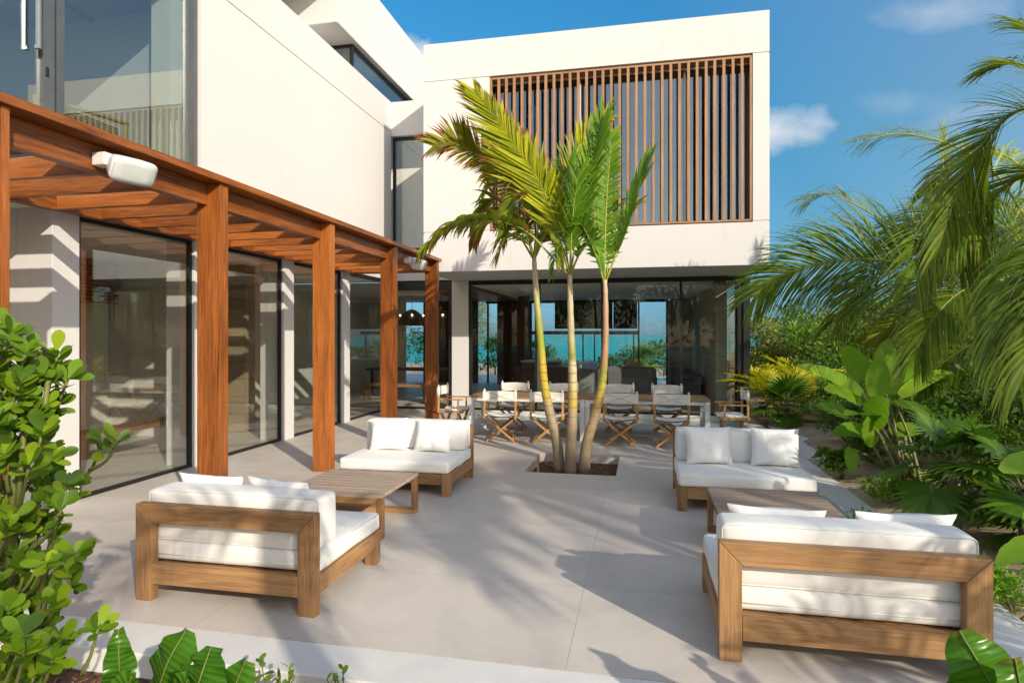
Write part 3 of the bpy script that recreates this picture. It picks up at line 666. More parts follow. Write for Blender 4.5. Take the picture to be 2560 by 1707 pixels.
def make_table():
    t = thing('coffee_table', '', 'coffee table', group='low slatted teak tables'); a, b, H = .46, .45, .385
    for s in (-1, 1):
        y0, y1 = sorted((s * b, s * (b - .085)))
        for q in (-1, 1):
            x0, x1 = sorted((q * a, q * (a - .045))); mini(t, 'leg', 'teak_z', (x0, x1, y0, y1, .042, H - .035), bevel=.004)
        mini(t, 'foot_rail', 'teak_x', (-a, a, y0, y1, 0, .04), bevel=.004)
        mini(t, 'apron', 'teak_x', (-a + .046, a - .046, y0 + .01, y1 - .01, H - .085, H - .032), bevel=.003)
    sl = MB(); n = 9; st = 2 * b / n
    for k in range(n): sl.box(-a - .004, a + .004, -b + st * k + .004, -b + st * (k + 1) - .004, H - .03, H)
    sl.build('tabletop', 'greyteak_x', t, .003); return t
t0 = make_table(); t0.location = (-2.64, 5.375, 0); t0['label'] = 'low slatted teak coffee table between the two left sofas'
t1 = copy_tree(t0); t1.location = (1.035, 5.385, 0); t1['label'] = 'low slatted teak coffee table between the two right sofas'

# ------------------------------------------------------------------ dining tables and director chairs
def make_dining():
    t = thing('dining_table', '', 'dining table', group='long dining tables'); L, D, H = 1.98, .90, .715
    sl = MB()
    for k in range(6): sl.box(-L / 2, L / 2, -D / 2 + k * .15 + .002, -D / 2 + k * .15 + .148, H - .028, H)
    sl.build('tabletop', 'teak_x', t, .003)
    for sx in (-1, 1):
        for sy in (-1, 1):
            x0, x1 = sorted((sx * (L / 2 - .002), sx * (L / 2 - .08))); y0, y1 = sorted((sy * (D / 2 - .002), sy * (D / 2 - .08))); mini(t, 'leg', 'whitemetal', (x0, x1, y0, y1, 0, H - .03), bevel=.003)
    mini(t, 'apron', 'whitemetal', *[(-L / 2 + .082, L / 2 - .082, s * (D / 2 - .045) - .02, s * (D / 2 - .045) + .02, H - .085, H - .03) for s in (-1, 1)],
         *[(s * (L / 2 - .045) - .02, s * (L / 2 - .045) + .02, -D / 2 + .082, D / 2 - .082, H - .085, H - .03) for s in (-1, 1)])
    return t
d0 = make_dining(); d0.location = (-1.918, 10.67, 0); d0['label'] = 'left half of the long teak topped dining table with white metal legs'
d1 = copy_tree(d0); d1.location = (.066, 10.67, 0); d1['label'] = 'right half of the long teak topped dining table with white metal legs'
def make_chair():
    t = thing('director_chair', '', 'chair', group='canvas director chairs'); w = .255
    for s in (-1, 1):
        mini(t, 'back_post', 'chairwood_z', (s * w - .016, s * w + .016, .0, .034, .40, .845), bevel=.006)
        k = MB().lathe((s * w, .017, .845), [(.013, 0), (.017, .012), (.013, .028), (.001, .034)], 8); k.build('knob', 'canvas', t)
        mini(t, 'arm_post', 'chairwood_z', (s * w - .014, s * w + .014, .36, .39, .44, .615), bevel=.005)
        mini(t, 'armrest', 'chairwood_y', (s * w - .026, s * w + .026, -.0 + .036, .46, .617, .640), bevel=.006)
        mini(t, 'seat_rail', 'chairwood_y', (s * w - .018, s * w + .018, -.01, .47, .392, .432), bevel=.005)
    for yy, fl in ((.075, 1), (.385, 1)):
        for s in (-1, 1):
            q = yy + (.017 if s > 0 else -.017); MB().beam((-s * (w - .005), q, .40), (s * (w - .025), q, .012), .028, .045, (0, 1, 0)).build('cross_leg', 'chairwood_z', t, .004)
    for s in (-1, 1): mini(t, 'stretcher', 'chairwood_y', (s * (w - .05) - .012, s * (w - .05) + .012, .11, .35, .05, .075), bevel=.003)
    br = MB()
    for s in (-1, 1): br.tube([(s * .12, .10, .21), (0, .23, .27), (-s * .02, .36, .21)], .006, 6)
    br.build('brace', 'brass', t)
    bk = MB()
    def fb(u, v, o=0.0):
        x = (u - .5) * 2 * (w + .022); return (x, .017 - .022 * (1 if abs(x) > w - .02 else 0) + .035 * 0 + o + (.03 * math.cos(x / w * 1.45) * -1 if abs(x) < w else 0), .685 + .155 * v + .006 * math.cos(x * 9))
    bk.grid(20, 4, lambda u, v: fb(u, v, -.004)).grid(20, 4, lambda u, v: fb(u, v, .006), True, True)
    for s in (-1, 1): bk.tube([(s * w, .017, .683), (s * w, .017, .842)], .0245, 10)
    bo = bk.build('backrest', 'canvas', t)
    x_ = MB()
    for s in (-1, 1):
        pts = [(s * (w - .03) * (1 - 2 * k / 10), 0, .69 + .145 * k / 10) for k in range(11)]
        x_.tube([(p[0], .017 - .004 - .03 * math.cos(p[0] / w * 1.45) - .007, p[2]) for p in pts], .0035, 5)
    x_.build('cross_stitch', 'stitch', bo)
    se = MB()
    for o_, fl in ((0, False), (-.022, True)): se.grid(12, 8, lambda u, v: ((u - .5) * 2 * (w - .006), .01 + .44 * v, .452 + o_ - .028 * (1 - (2 * u - 1) ** 2)), True, fl)
    for s in (-1, 1): se.tube([(s * (w - .004), .01, .446), (s * (w - .004), .45, .446)], .016, 8)
    se.build('seat', 'canvas', t); return t
ch0 = make_chair()
# near row faces +Y, far row faces -Y
cxs = [-2.27, -1.50, -.34, .44]; nm = ['leftmost', 'second from the left', 'third from the left', 'rightmost']
first = True
def place_chair(x, y, rz, lab):
    global first
    o = ch0 if first else copy_tree(ch0); first = False
    o.location = (x, y, 0); o.rotation_euler = (0, 0, rz); o['label'] = lab
for x, n_, a in zip(cxs, nm, (R(4), R(3), R(-2), R(-3))): place_chair(x, 9.80, a, f'folding canvas chair on the near side of the dining table, {n_}')
for x, n_, a in zip((-2.38, -1.45, -.42, .44), nm, (R(178), R(183), R(180), R(177))): place_chair(x, 11.62, a, f'folding canvas chair on the far side of the dining table, {n_}')
place_chair(-3.52, 10.62, R(-90), 'folding canvas chair at the left head of the dining table beside the pergola')
place_chair(1.66, 10.68, R(92), 'folding canvas chair at the right head of the dining table beside the garden')

# ------------------------------------------------------------------ foliage
def crm(pts, n):
    "smooth curve through points (Catmull-Rom), n samples per span"
    P = [pts[0] * 2 - pts[1]] + list(pts) + [pts[-1] * 2 - pts[-2]]; out = []
    for i in range(1, len(P) - 2):
        for k in range(n):
            t = k / n; a, b, c, d = P[i - 1], P[i], P[i + 1], P[i + 2]
            out.append(0.5 * ((2 * b) + (c - a) * t + (2 * a - 5 * b + 4 * c - d) * t * t + (3 * b - a - 3 * c + d) * t ** 3))
    out.append(P[-2]); return out
def samp(cv, t):
    f = t * (len(cv) - 1); i = min(int(f), len(cv) - 2); return cv[i].lerp(cv[i + 1], f - i), (cv[i + 1] - cv[i]).normalized()
def make_frond(name, parent, pts, mat, n=60, L=.6, wd=.035, up=(0, 0, 1), ang=(65, 25), raise_=.25, droop=.6, start=.15, rr=.018, seg=5, seed=0, asym=(1, 1), jit=.12, taper=.5, flex=1.0, miss=0.0, rachis=None):
    rg = random.Random(seed); cv = crm([Vector(p) for p in pts], 8); mb = MB(); up = Vector(up)
    mb2 = MB(); m_ = len(cv); mb2.tube(cv[::2] + ([cv[-1]] if m_ % 2 == 0 else []), [rr * (1 - .85 * k / (len(cv[::2]))) for k in range(len(cv[::2]) + (1 if m_ % 2 == 0 else 0))], 6, True, .9)
    for k in range(n):
        t = start + (1 - start) * (k + rg.random() * .6) / n; t = min(t, .995)
        p, T = samp(cv, t); S = T.cross(up)
        if S.length < 1e-3: S = T.cross(Vector((0.3, 1, 0)))
        S.normalize(); N = S.cross(T).normalized(); q = (t - start) / (1 - start)
        ll = L * (.45 + .55 * math.sin(min(1, q * 2.4 + .12) * 1.57)) * (1 - taper * q ** 1.6)
        a = R(ang[0] + (ang[1] - ang[0]) * q)
        for s, am in ((1, asym[0]), (-1, asym[1])):
            if rg.random() < miss: continue
            aa = a + rg.gauss(0, jit * .5); rs = raise_ + rg.gauss(0, jit)
            D = T * math.cos(aa) + S * s * math.sin(aa) * math.cos(rs) + N * math.sin(aa) * math.sin(rs)
            Wd = (T - D * T.dot(D)).normalized(); Wd = (Wd * .75 + N * .5 * s).normalized()
            mb.strip(p, D, Wd, ll * am * rg.uniform(.85, 1.1), wd * rg.uniform(.8, 1.15), seg, droop * rg.uniform(.6, 1.5), rg.random(), flex)
    o = mb.build(name, mat, parent); mb2.build('midrib', rachis or 'rachis', o, at=parent.location); return o
M['rachis'] = plain('frond_midrib', (.34, .36, .06), .5)
M['rachis_g'] = plain('green_midrib', (.16, .20, .035), .5)
M['palm_y'] = leafmat('yellow_green_palm', (.10, .16, .010), (.44, .42, .022), (.22, .075, .015), .86, .35, .4, .9)
M['palm_b'] = leafmat('browning_palm', (.11, .13, .012), (.34, .30, .022), (.26, .085, .018), .66, .35, .4, 1.0)
M['palm_g'] = leafmat('fresh_green_palm', (.04, .14, .012), (.21, .34, .025), (.2, .08, .02), .95, .35, .38, .3)
M['palm_d'] = leafmat('dull_green_palm', (.05, .10, .012), (.24, .28, .022), (.2, .07, .018), .80, .3, .45, 1.0)
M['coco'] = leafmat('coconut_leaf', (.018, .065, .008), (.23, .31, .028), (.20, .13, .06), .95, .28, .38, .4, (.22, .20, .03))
M['coco_y'] = leafmat('coconut_leaf_yellowish', (.06, .12, .012), (.34, .36, .03), (.22, .13, .05), .92, .3, .35, .5)  # lighter, yellower variant of the coconut leaf colour

def trunkmat(name, stops, ringc):
    m, t, p, o = newmat(name); co = objco(t); sx = t.add('ShaderNodeSeparateXYZ'); t.link(co, sx.inputs[0]); z = sx.outputs[2]
    n = t.noise(co, 9, 5, .65); zz = t.math('ADD', z, t.math('MULTIPLY', t.math('SUBTRACT', n, .5), .22))
    c = t.ramp(t.math('DIVIDE', zz, 3.0), stops)
    zr = t.math('ADD', z, t.math('MULTIPLY', t.noise(co, 3, 2), .12))
    fr = t.math('FRACT', t.math('DIVIDE', zr, .115)); ring = t.math('LESS_THAN', t.math('ABSOLUTE', t.math('SUBTRACT', fr, .5)), .07)
    ring = t.math('MULTIPLY', ring, t.math('LESS_THAN', z, 1.5)); ring = t.math('MULTIPLY', ring, t.ramp(t.math('DIVIDE', zz, 3.0), ((.12, .25), (.34, 1.0)))); c = t.mixc(t.math('MULTIPLY', ring, .75), c, ringc)
    c = t.mixc(t.math('MULTIPLY', t.ramp(t.noise(t.mapping(co, (30, 30, 6)), 1.0, 4, .7), ((.5, 0), (.75, .6))), 1.0), c, (.20, .14, .08))
    t.link(c, p.inputs['Base Color']); p.inputs['Roughness'].default_value = .5; bump(t, p, t.math('SUBTRACT', n, t.math('MULTIPLY', ring, .8)), .35, .01); return m
T1M = trunkmat('trunk_yellow_green', ((0, (.30, .24, .16)), (.30, (.36, .28, .17)), (.36, (.50, .36, .03)), (.52, (.50, .38, .03)), (.58, (.30, .32, .02)), (.70, (.34, .34, .05)), (.9, (.52, .47, .30))), (.22, .12, .04))
T2M = trunkmat('trunk_pale', ((0, (.26, .20, .14)), (.26, (.34, .26, .16)), (.32, (.48, .34, .04)), (.40, (.52, .44, .22)), (.50, (.54, .48, .32)), (.53, (.22, .25, .02)), (.62, (.45, .40, .20)), (.9, (.52, .42, .30))), (.22, .12, .05))
T3M = trunkmat('trunk_pinkish', ((0, (.30, .23, .15)), (.28, (.40, .28, .14)), (.36, (.46, .34, .04)), (.46, (.26, .26, .03)), (.52, (.42, .22, .11)), (.72, (.46, .27, .16)), (.9, (.54, .42, .30))), (.22, .13, .07))
def palm3(label, base, trunk, fronds, tm):
    t = thing('areca_palm', label, 'palm tree', base, 0, 'three slim palms in the square planter')
    pts = [Vector(base)] + [W(*q) for q in trunk]; n = len(pts); cv = crm(pts, 5); k_ = len(cv)
    tr = MB().tube(cv, [.078 + .012 * math.exp(-k * .6) - (.046 * min(1, k / k_ * 1.1)) + .0025 * math.sin(k * 1.9) for k in range(k_)], 14); tr.build('trunk', tm, t)
    for i, (pp, kw) in enumerate(fronds):
        kw = dict(kw); mt = kw.pop('mat', 'palm_g'); make_frond('frond', t, [W(*q) for q in pp], mt, seed=i + 31 * len(trunk) + int(base[0] * 100), **kw)
    return t
V = dict(ang=(48, 18), raise_=.45, droop=.35, start=.22, rr=.016, taper=.3, wd=.052, L=.68, n=54)
def cv_(**k): q = dict(V); q.update(k); return q
camdir = Vector((SN, -CS, .15)); cu0 = (camdir + Vector((0, 0, .6))).normalized()
palm3('slim palm leaning left with a yellow ringed trunk and browning drooping fronds', (-1.12, 8.52, -.14),
      [(1392, 1104, 8.56), (1374, 1030, 8.55), (1360, 955, 8.54), (1354, 885, 8.52), (1347, 805, 8.5), (1341, 740, 8.5), (1337, 680, 8.5), (1335, 640, 8.5)],
      [([(1335, 650, 8.5), (1310, 570, 8.45), (1268, 475, 8.4), (1222, 404, 8.35), (1177, 379, 8.3), (1136, 358, 8.25), (1082, 366, 8.2)], cv_(mat='palm_b', n=76, L=.50, ang=(74, 35), droop=.35, start=.3, wd=.046, up=camdir, asym=(1.0, .8))),
       ([(1335, 650, 8.5), (1300, 590, 8.7), (1262, 520, 8.9), (1232, 500, 9.0), (1205, 540, 9.05), (1190, 600, 9.1)], cv_(mat='palm_d', n=40, L=.42, droop=1.1, ang=(70, 30))),
       ([(1335, 650, 8.5), (1338, 560, 8.7), (1318, 470, 8.95), (1280, 420, 9.1), (1240, 430, 9.2), (1215, 480, 9.2)], cv_(mat='palm_d', n=44, L=.46, droop=1.0, ang=(70, 30))),
       ([(1335, 650, 8.5), (1352, 580, 8.6), (1390, 500, 8.8), (1430, 400, 9.0), (1466, 345, 9.1), (1512, 296, 9.2)], cv_(mat='palm_y', n=46, L=.52, ang=(50, 25), up=camdir, raise_=.2, asym=(.7, 1.0))),
       ([(1335, 650, 8.5), (1322, 610, 8.3), (1290, 590, 8.1), (1262, 600, 8.0), (1245, 640, 7.95)], cv_(mat='palm_d', n=26, L=.33, droop=1.2)),
       ([(1335, 650, 8.5), (1352, 600, 8.4), (1375, 580, 8.2), (1392, 610, 8.1), (1400, 660, 8.0)], cv_(mat='palm_d', n=22, L=.28, droop=1.3)),
       ([(1335, 650, 8.5), (1310, 540, 8.6), (1290, 430, 8.75), (1282, 350, 8.9)], cv_(mat='palm_d', n=38, L=.45, droop=.6)),
       ([(1335, 650, 8.5), (1345, 570, 8.4), (1340, 500, 8.3), (1310, 480, 8.2), (1275, 520, 8.15), (1255, 590, 8.1)], cv_(mat='palm_d', n=46, L=.44, droop=.9, up=cu0)),
       ([(1335, 650, 8.5), (1322, 600, 8.6), (1285, 545, 8.7), (1235, 540, 8.8), (1200, 590, 8.85)], cv_(mat='palm_b', n=40, L=.42, droop=1.0)),
       ([(1335, 650, 8.5), (1365, 590, 8.6), (1400, 560, 8.7), (1425, 590, 8.75)], cv_(mat='palm_d', n=32, L=.38, droop=.9, up=cu0))], T1M)
palm3('middle slim palm with a pale straight trunk and one large yellow green frond', (-.96, 8.36, -.14),
      [(1428, 1104, 8.37), (1431, 1030, 8.37), (1432, 953, 8.37), (1430, 890, 8.37), (1428, 840, 8.37), (1426, 770, 8.37), (1425, 716, 8.37), (1424, 680, 8.37)],
      [([(1423, 690, 8.37), (1403, 611, 8.3), (1372, 506, 8.2), (1327, 420, 8.1), (1279, 350, 8.05), (1231, 283, 8.0), (1193, 232, 7.95)], cv_(mat='palm_y', n=70, L=.92, ang=(40, 20), up=camdir, raise_=.12, droop=.10, asym=(.58, 1.0), wd=.074, start=.2, taper=.62)),
       ([(1423, 690, 8.37), (1375, 637, 8.2), (1311, 575, 8.05), (1231, 551, 7.95), (1174, 554, 7.9), (1120, 576, 7.85), (1069, 622, 7.8)], cv_(mat='palm_d', n=60, L=.50, droop=1.5, ang=(60, 35), start=.3, wd=.06)),
       ([(1425, 690, 8.37), (1440, 600, 8.35), (1462, 490, 8.3), (1484, 390, 8.25), (1506, 305, 8.2)], cv_(mat='palm_g', n=50, L=.58, ang=(36, 20), up=Vector((-.5, -.7, .2)), raise_=.25, droop=.3, wd=.042)),
       ([(1424, 690, 8.37), (1412, 600, 8.6), (1405, 500, 8.8), (1420, 410, 9.0)], cv_(mat='palm_g', n=38, L=.6, wd=.05, droop=.3)),
       ([(1425, 690, 8.37), (1446, 640, 8.2), (1470, 610, 8.05), (1490, 620, 7.95), (1500, 655, 7.9)], cv_(mat='palm_g', n=22, L=.26, droop=1.2)),
       ([(1425, 690, 8.37), (1410, 640, 8.2), (1400, 615, 8.0), (1388, 640, 7.9), (1380, 690, 7.85)], cv_(mat='palm_g', n=20, L=.24, droop=1.2)),
       ([(1425, 690, 8.37), (1428, 600, 8.2), (1434, 520, 8.1), (1446, 440, 8.0)], cv_(mat='palm_g', n=36, L=.55, up=Vector((.6, -.7, .2)), wd=.042, ang=(38, 20)))], T2M)
palm3('slim palm leaning right with a pinkish trunk and upright fresh green fronds', (-.79, 8.49, -.14),
      [(1468, 1104, 8.47), (1486, 1045, 8.46), (1500, 990, 8.45), (1507, 948, 8.45), (1511, 905, 8.45), (1514, 841, 8.45), (1514, 751, 8.45), (1512, 700, 8.45)],
      [([(1512, 705, 8.45), (1512, 610, 8.4), (1517, 490, 8.3), (1524, 400, 8.25), (1528, 330, 8.25)], cv_(mat='palm_g', n=50, L=.44, ang=(72, 38), up=camdir, raise_=.1, droop=.22, asym=(.62, 1.0), start=.12, wd=.045)),
       ([(1514, 705, 8.45), (1545, 620, 8.4), (1580, 510, 8.35), (1602, 448, 8.3), (1619, 403, 8.3)], cv_(mat='palm_g', n=44, L=.44, ang=(28, 14), up=Vector((-.7, -.5, .2)), raise_=.3, droop=.2, wd=.042, start=.2)),
       ([(1510, 705, 8.45), (1490, 640, 8.3), (1470, 590, 8.2), (1452, 560, 8.1), (1436, 570, 8.05)], cv_(mat='palm_g', n=30, L=.32, droop=.8)),
       ([(1512, 705, 8.45), (1530, 620, 8.7), (1560, 545, 8.9), (1590, 510, 9.0)], cv_(mat='palm_d', n=28, L=.34, droop=.7)),
       ([(1512, 705, 8.45), (1500, 600, 8.6), (1490, 500, 8.8), (1470, 420, 9.0)], cv_(mat='palm_g', n=34, L=.42, droop=.4))], T3M)
st_ = MB().box(-1.36, -1.335, 8.05, 8.075, -.13, .05); tag(st_.build('wooden_stake', 'chairwood_z', None), 'short wooden stake stuck in the mulch left of the palm trunks', 'stake')

# coconut palms at the right and behind the camera
cu = (camdir.normalized() * .8 + Vector((0, 0, .45))).normalized()
C0 = dict(n=116, L=.85, wd=.025, ang=(58, 22), raise_=.18, droop=.75, start=.12, rr=.022, seg=6, taper=.5, up=cu)
def cc(**k): q = dict(C0); q.update(k); return q
BARK = plain('palm_bark', (.20, .155, .11), .9, 0, .35, 14, .8)
def coco(label, base, crown, fronds, group='coconut palms around the terrace', r=.11):
    t = thing('coconut_palm', label, 'palm tree', base, 0, group)
    b, c_ = Vector(base), Vector(crown); pts = crm([b, b.lerp(c_, .35) + Vector((.08, -.05, 0)), b.lerp(c_, .7) + Vector((.06, 0, 0)), c_], 6)
    MB().tube(pts, [r * (1.25 - .5 * k / (len(pts) - 1)) + .006 * math.sin(k * 2.1) for k in range(len(pts))], 12).build('trunk', BARK, t)
    for i, (pp, kw) in enumerate(fronds):
        kw = dict(kw); mt = kw.pop('mat', 'coco'); make_frond('frond', t, pp, mt, seed=i * 7 + int(abs(base[0]) * 50 + abs(base[1]) * 13), rachis='rachis_g' if mt == 'coco' else None, **kw)
    return t
def px(l): return [W(*q) for q in l]
C1 = W(2660, 800, 6.7); B1 = (C1.x, C1.y, terr(C1.x, C1.y) - .05)
coco('large coconut palm arching in from the right with its longest frond reaching the villa corner', B1, C1,
     [(px([(2655, 830, 6.6), (2514, 770, 6.7), (2412, 718, 6.9), (2310, 672, 7.1), (2234, 655, 7.3), (2157, 648, 7.5), (2080, 654, 7.7), (2004, 672, 7.9), (1935, 700, 8.05), (1885, 742, 8.15)]), cc(n=185, L=1.4, droop=.75, wd=.026, raise_=.10, start=.08, up=camdir, ang=(66, 24), taper=.66, asym=(1.0, 1.0))),
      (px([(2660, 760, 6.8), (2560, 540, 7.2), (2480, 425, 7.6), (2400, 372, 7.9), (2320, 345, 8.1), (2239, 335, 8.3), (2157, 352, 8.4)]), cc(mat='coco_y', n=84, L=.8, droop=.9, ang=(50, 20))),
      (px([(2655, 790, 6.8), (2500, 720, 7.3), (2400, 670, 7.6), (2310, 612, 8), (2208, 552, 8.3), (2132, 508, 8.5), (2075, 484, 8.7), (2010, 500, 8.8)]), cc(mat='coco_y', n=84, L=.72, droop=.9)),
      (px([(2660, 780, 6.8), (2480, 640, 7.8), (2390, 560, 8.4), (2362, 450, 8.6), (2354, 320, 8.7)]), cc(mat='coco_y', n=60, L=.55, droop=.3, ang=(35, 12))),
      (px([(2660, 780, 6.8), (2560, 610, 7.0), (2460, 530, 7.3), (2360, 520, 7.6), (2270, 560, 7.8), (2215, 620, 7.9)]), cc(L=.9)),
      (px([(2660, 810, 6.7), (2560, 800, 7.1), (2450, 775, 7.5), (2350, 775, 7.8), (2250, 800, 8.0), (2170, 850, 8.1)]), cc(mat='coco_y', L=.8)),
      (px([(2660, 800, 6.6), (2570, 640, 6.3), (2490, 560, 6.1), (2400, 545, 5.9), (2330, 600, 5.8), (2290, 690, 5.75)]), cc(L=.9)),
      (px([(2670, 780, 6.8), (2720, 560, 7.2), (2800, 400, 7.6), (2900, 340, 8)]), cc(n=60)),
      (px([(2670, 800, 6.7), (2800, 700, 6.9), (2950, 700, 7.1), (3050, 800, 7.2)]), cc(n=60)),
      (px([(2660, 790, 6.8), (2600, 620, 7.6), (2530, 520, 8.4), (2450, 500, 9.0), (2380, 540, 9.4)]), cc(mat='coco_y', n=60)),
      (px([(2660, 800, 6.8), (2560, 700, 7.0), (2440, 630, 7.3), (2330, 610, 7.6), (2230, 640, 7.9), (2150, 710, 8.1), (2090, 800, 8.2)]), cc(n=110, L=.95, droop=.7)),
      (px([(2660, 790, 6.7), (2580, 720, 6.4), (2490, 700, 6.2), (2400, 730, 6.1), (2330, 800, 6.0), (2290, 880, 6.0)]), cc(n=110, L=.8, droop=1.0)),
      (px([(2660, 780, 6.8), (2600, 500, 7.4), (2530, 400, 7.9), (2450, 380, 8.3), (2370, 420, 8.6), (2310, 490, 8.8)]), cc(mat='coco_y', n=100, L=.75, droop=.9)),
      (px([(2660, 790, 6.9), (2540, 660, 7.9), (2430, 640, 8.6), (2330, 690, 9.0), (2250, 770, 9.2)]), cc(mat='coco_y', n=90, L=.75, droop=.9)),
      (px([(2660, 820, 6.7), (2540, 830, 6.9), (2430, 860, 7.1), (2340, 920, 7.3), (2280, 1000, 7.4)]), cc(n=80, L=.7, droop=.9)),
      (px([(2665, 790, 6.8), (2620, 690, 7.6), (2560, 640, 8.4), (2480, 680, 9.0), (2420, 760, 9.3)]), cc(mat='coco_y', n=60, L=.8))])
C2 = W(2790, 520, 4.9); B2 = (C2.x + .1, C2.y, terr(C2.x, C2.y) - .05)
coco('nearer coconut palm at the right edge with dark hanging fronds', B2, C2,
     [([C2] + px([(2640, 300, 5.0), (2560, 272, 5.1), (2480, 330, 5.3), (2420, 430, 5.5), (2375, 530, 5.65), (2340, 640, 5.7)]), cc(n=110, L=.75, droop=.5, wd=.024, ang=(50, 18))),
      ([C2] + px([(2660, 560, 4.8), (2600, 620, 4.75), (2540, 710, 4.7), (2505, 810, 4.65), (2490, 910, 4.6)]), cc(n=100, L=.75, droop=1.5, wd=.024, ang=(50, 20))),
      ([C2] + px([(2650, 430, 5.2), (2560, 440, 5.5), (2480, 500, 5.8), (2430, 590, 6.0), (2400, 690, 6.1)]), cc(n=100, L=.75, droop=.7, wd=.023)),
      ([C2] + px([(2700, 640, 4.6), (2640, 740, 4.55), (2580, 850, 4.5), (2550, 960, 4.5)]), cc(n=90, L=.75, droop=1.5, wd=.024)),
      ([C2] + px([(2700, 330, 5.1), (2620, 210, 5.3), (2550, 160, 5.5), (2480, 170, 5.7)]), cc(mat='coco_y', n=90, L=.6, droop=.8, wd=.022)),
      ([C2] + px([(2740, 250, 5.2), (2650, 120, 5.5), (2560, 60, 5.8)]), cc(n=60, L=.7)),
      ([C2] + px([(2900, 380, 4.9), (3040, 420, 4.9), (3150, 560, 4.9)]), cc(n=60)),
      ([C2] + px([(2860, 300, 5.2), (2940, 200, 5.6), (3060, 220, 6.0)]), cc(n=60))])
def radial(label, base, crown, n, Lf, seed, n_l=56, L=.75, el=(70, -10), mat='coco', az=None):
    rg = random.Random(seed); c_ = Vector(crown); fr = []
    for k in range(n):
        a = (k * 2.39996 + rg.uniform(-.3, .3)) if az is None else az[k % len(az)] + rg.uniform(-.25, .25)
        e = R(el[0] + (el[1] - el[0]) * k / max(1, n - 1)); hd = Vector((math.cos(a), math.sin(a), 0)); p = c_.copy(); pts = [p.copy()]; ee = e
        for q in range(6):
            p = p + (hd * math.cos(ee) + Vector((0, 0, math.sin(ee)))) * Lf / 6 * rg.uniform(.9, 1.1); pts.append(p.copy()); ee -= R(rg.uniform(14, 24))
        fr.append((pts, cc(n=n_l, L=L, mat=mat, seg=4, wd=.03)))
    return coco(label, base, crown, fr)
radial('tall coconut palm behind the viewer on the right whose shadow falls across the seating', (7.1, -1.9, -.2), (6.85, -1.5, 5.25), 13, 2.1, 5, n_l=50, L=.66, el=(38, 4))
radial('taller coconut palm farther behind the viewer softening the sunlight on the paving', (9.8, -4.0, -.2), (9.6, -3.75, 7.2), 14, 2.0, 8, n_l=50, L=.62, el=(35, 8))
radial('coconut palm beside the right sofa outside the picture that dapples its cushions', (6.8, 1.5, -.1), (6.6, 1.4, 4.3), 6, 2.1, 9, n_l=34, L=.5)
radial('coconut palm behind the viewer whose fronds shade the terrace step', (2.45, -1.3, -.2), (2.3, -1.05, 3.5), 7, 1.9, 14, n_l=32, L=.5, el=(60, 0))
radial('small coconut palm at the garden edge streaking the near right sofa with shadow', (4.3, .7, -.1), (4.3, .75, 1.75), 5, 1.5, 17, n_l=28, L=.48, el=(75, 30))

# ---- leafy plants
OB = lambda u: (.16 + .84 * (lambda q: q * q * (3 - 2 * q))(min(1, u / .66))) if u < .66 else max(.05, 1 - ((u - .66) / .345) ** 2) ** .5      # obovate
LAN = lambda u: math.sin(math.pi * min(1, .05 + .95 * u)) ** .9
PAD = lambda u: (math.sin(math.pi * min(.985, .10 + .9 * u ** .85)) ** .55)
M['clusia'] = leafmat('glossy_obovate_leaf', (.016, .06, .008), (.18, .30, .015), (.22, .14, .03), 1.02, .22, .2, .35, (.26, .33, .02), 0)
M['fern'] = leafmat('wavy_broad_leaf', (.025, .095, .010), (.07, .185, .012), (.18, .10, .03), .99, .25, .25, .3, None, 20)
M['banana'] = leafmat('paddle_leaf', (.04, .125, .012), (.22, .36, .025), (.25, .16, .05), .985, .35, .3, .2, None, 34)
M['fan'] = leafmat('fan_palm_leaf', (.022, .075, .010), (.12, .22, .02), (.25, .18, .08), .96, .25, .35, .3)
M['areca_gold'] = leafmat('golden_palm_leaf', (.34, .33, .012), (.62, .56, .03), (.3, .15, .03), .97, .35, .4)
M['stem'] = plain('green_stem', (.14, .15, .04), .55, 0, .3)
M['twig'] = plain('brown_twig', (.12, .085, .05), .85, 0, .3)
M['stalk_dark'] = plain('banana_stalk', (.13, .09, .045), .6, 0, .4)
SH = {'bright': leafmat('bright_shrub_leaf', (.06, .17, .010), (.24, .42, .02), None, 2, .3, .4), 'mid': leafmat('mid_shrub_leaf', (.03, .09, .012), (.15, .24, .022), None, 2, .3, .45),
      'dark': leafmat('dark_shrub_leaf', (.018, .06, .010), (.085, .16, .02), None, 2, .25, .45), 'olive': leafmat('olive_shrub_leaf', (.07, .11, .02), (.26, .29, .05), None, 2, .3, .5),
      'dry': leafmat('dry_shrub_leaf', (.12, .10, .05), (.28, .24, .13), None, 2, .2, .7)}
def rvec(rg):
    while True:
        v = Vector((rg.uniform(-1, 1), rg.uniform(-1, 1), rg.uniform(-1, 1)))
        if .05 < v.length < 1: return v
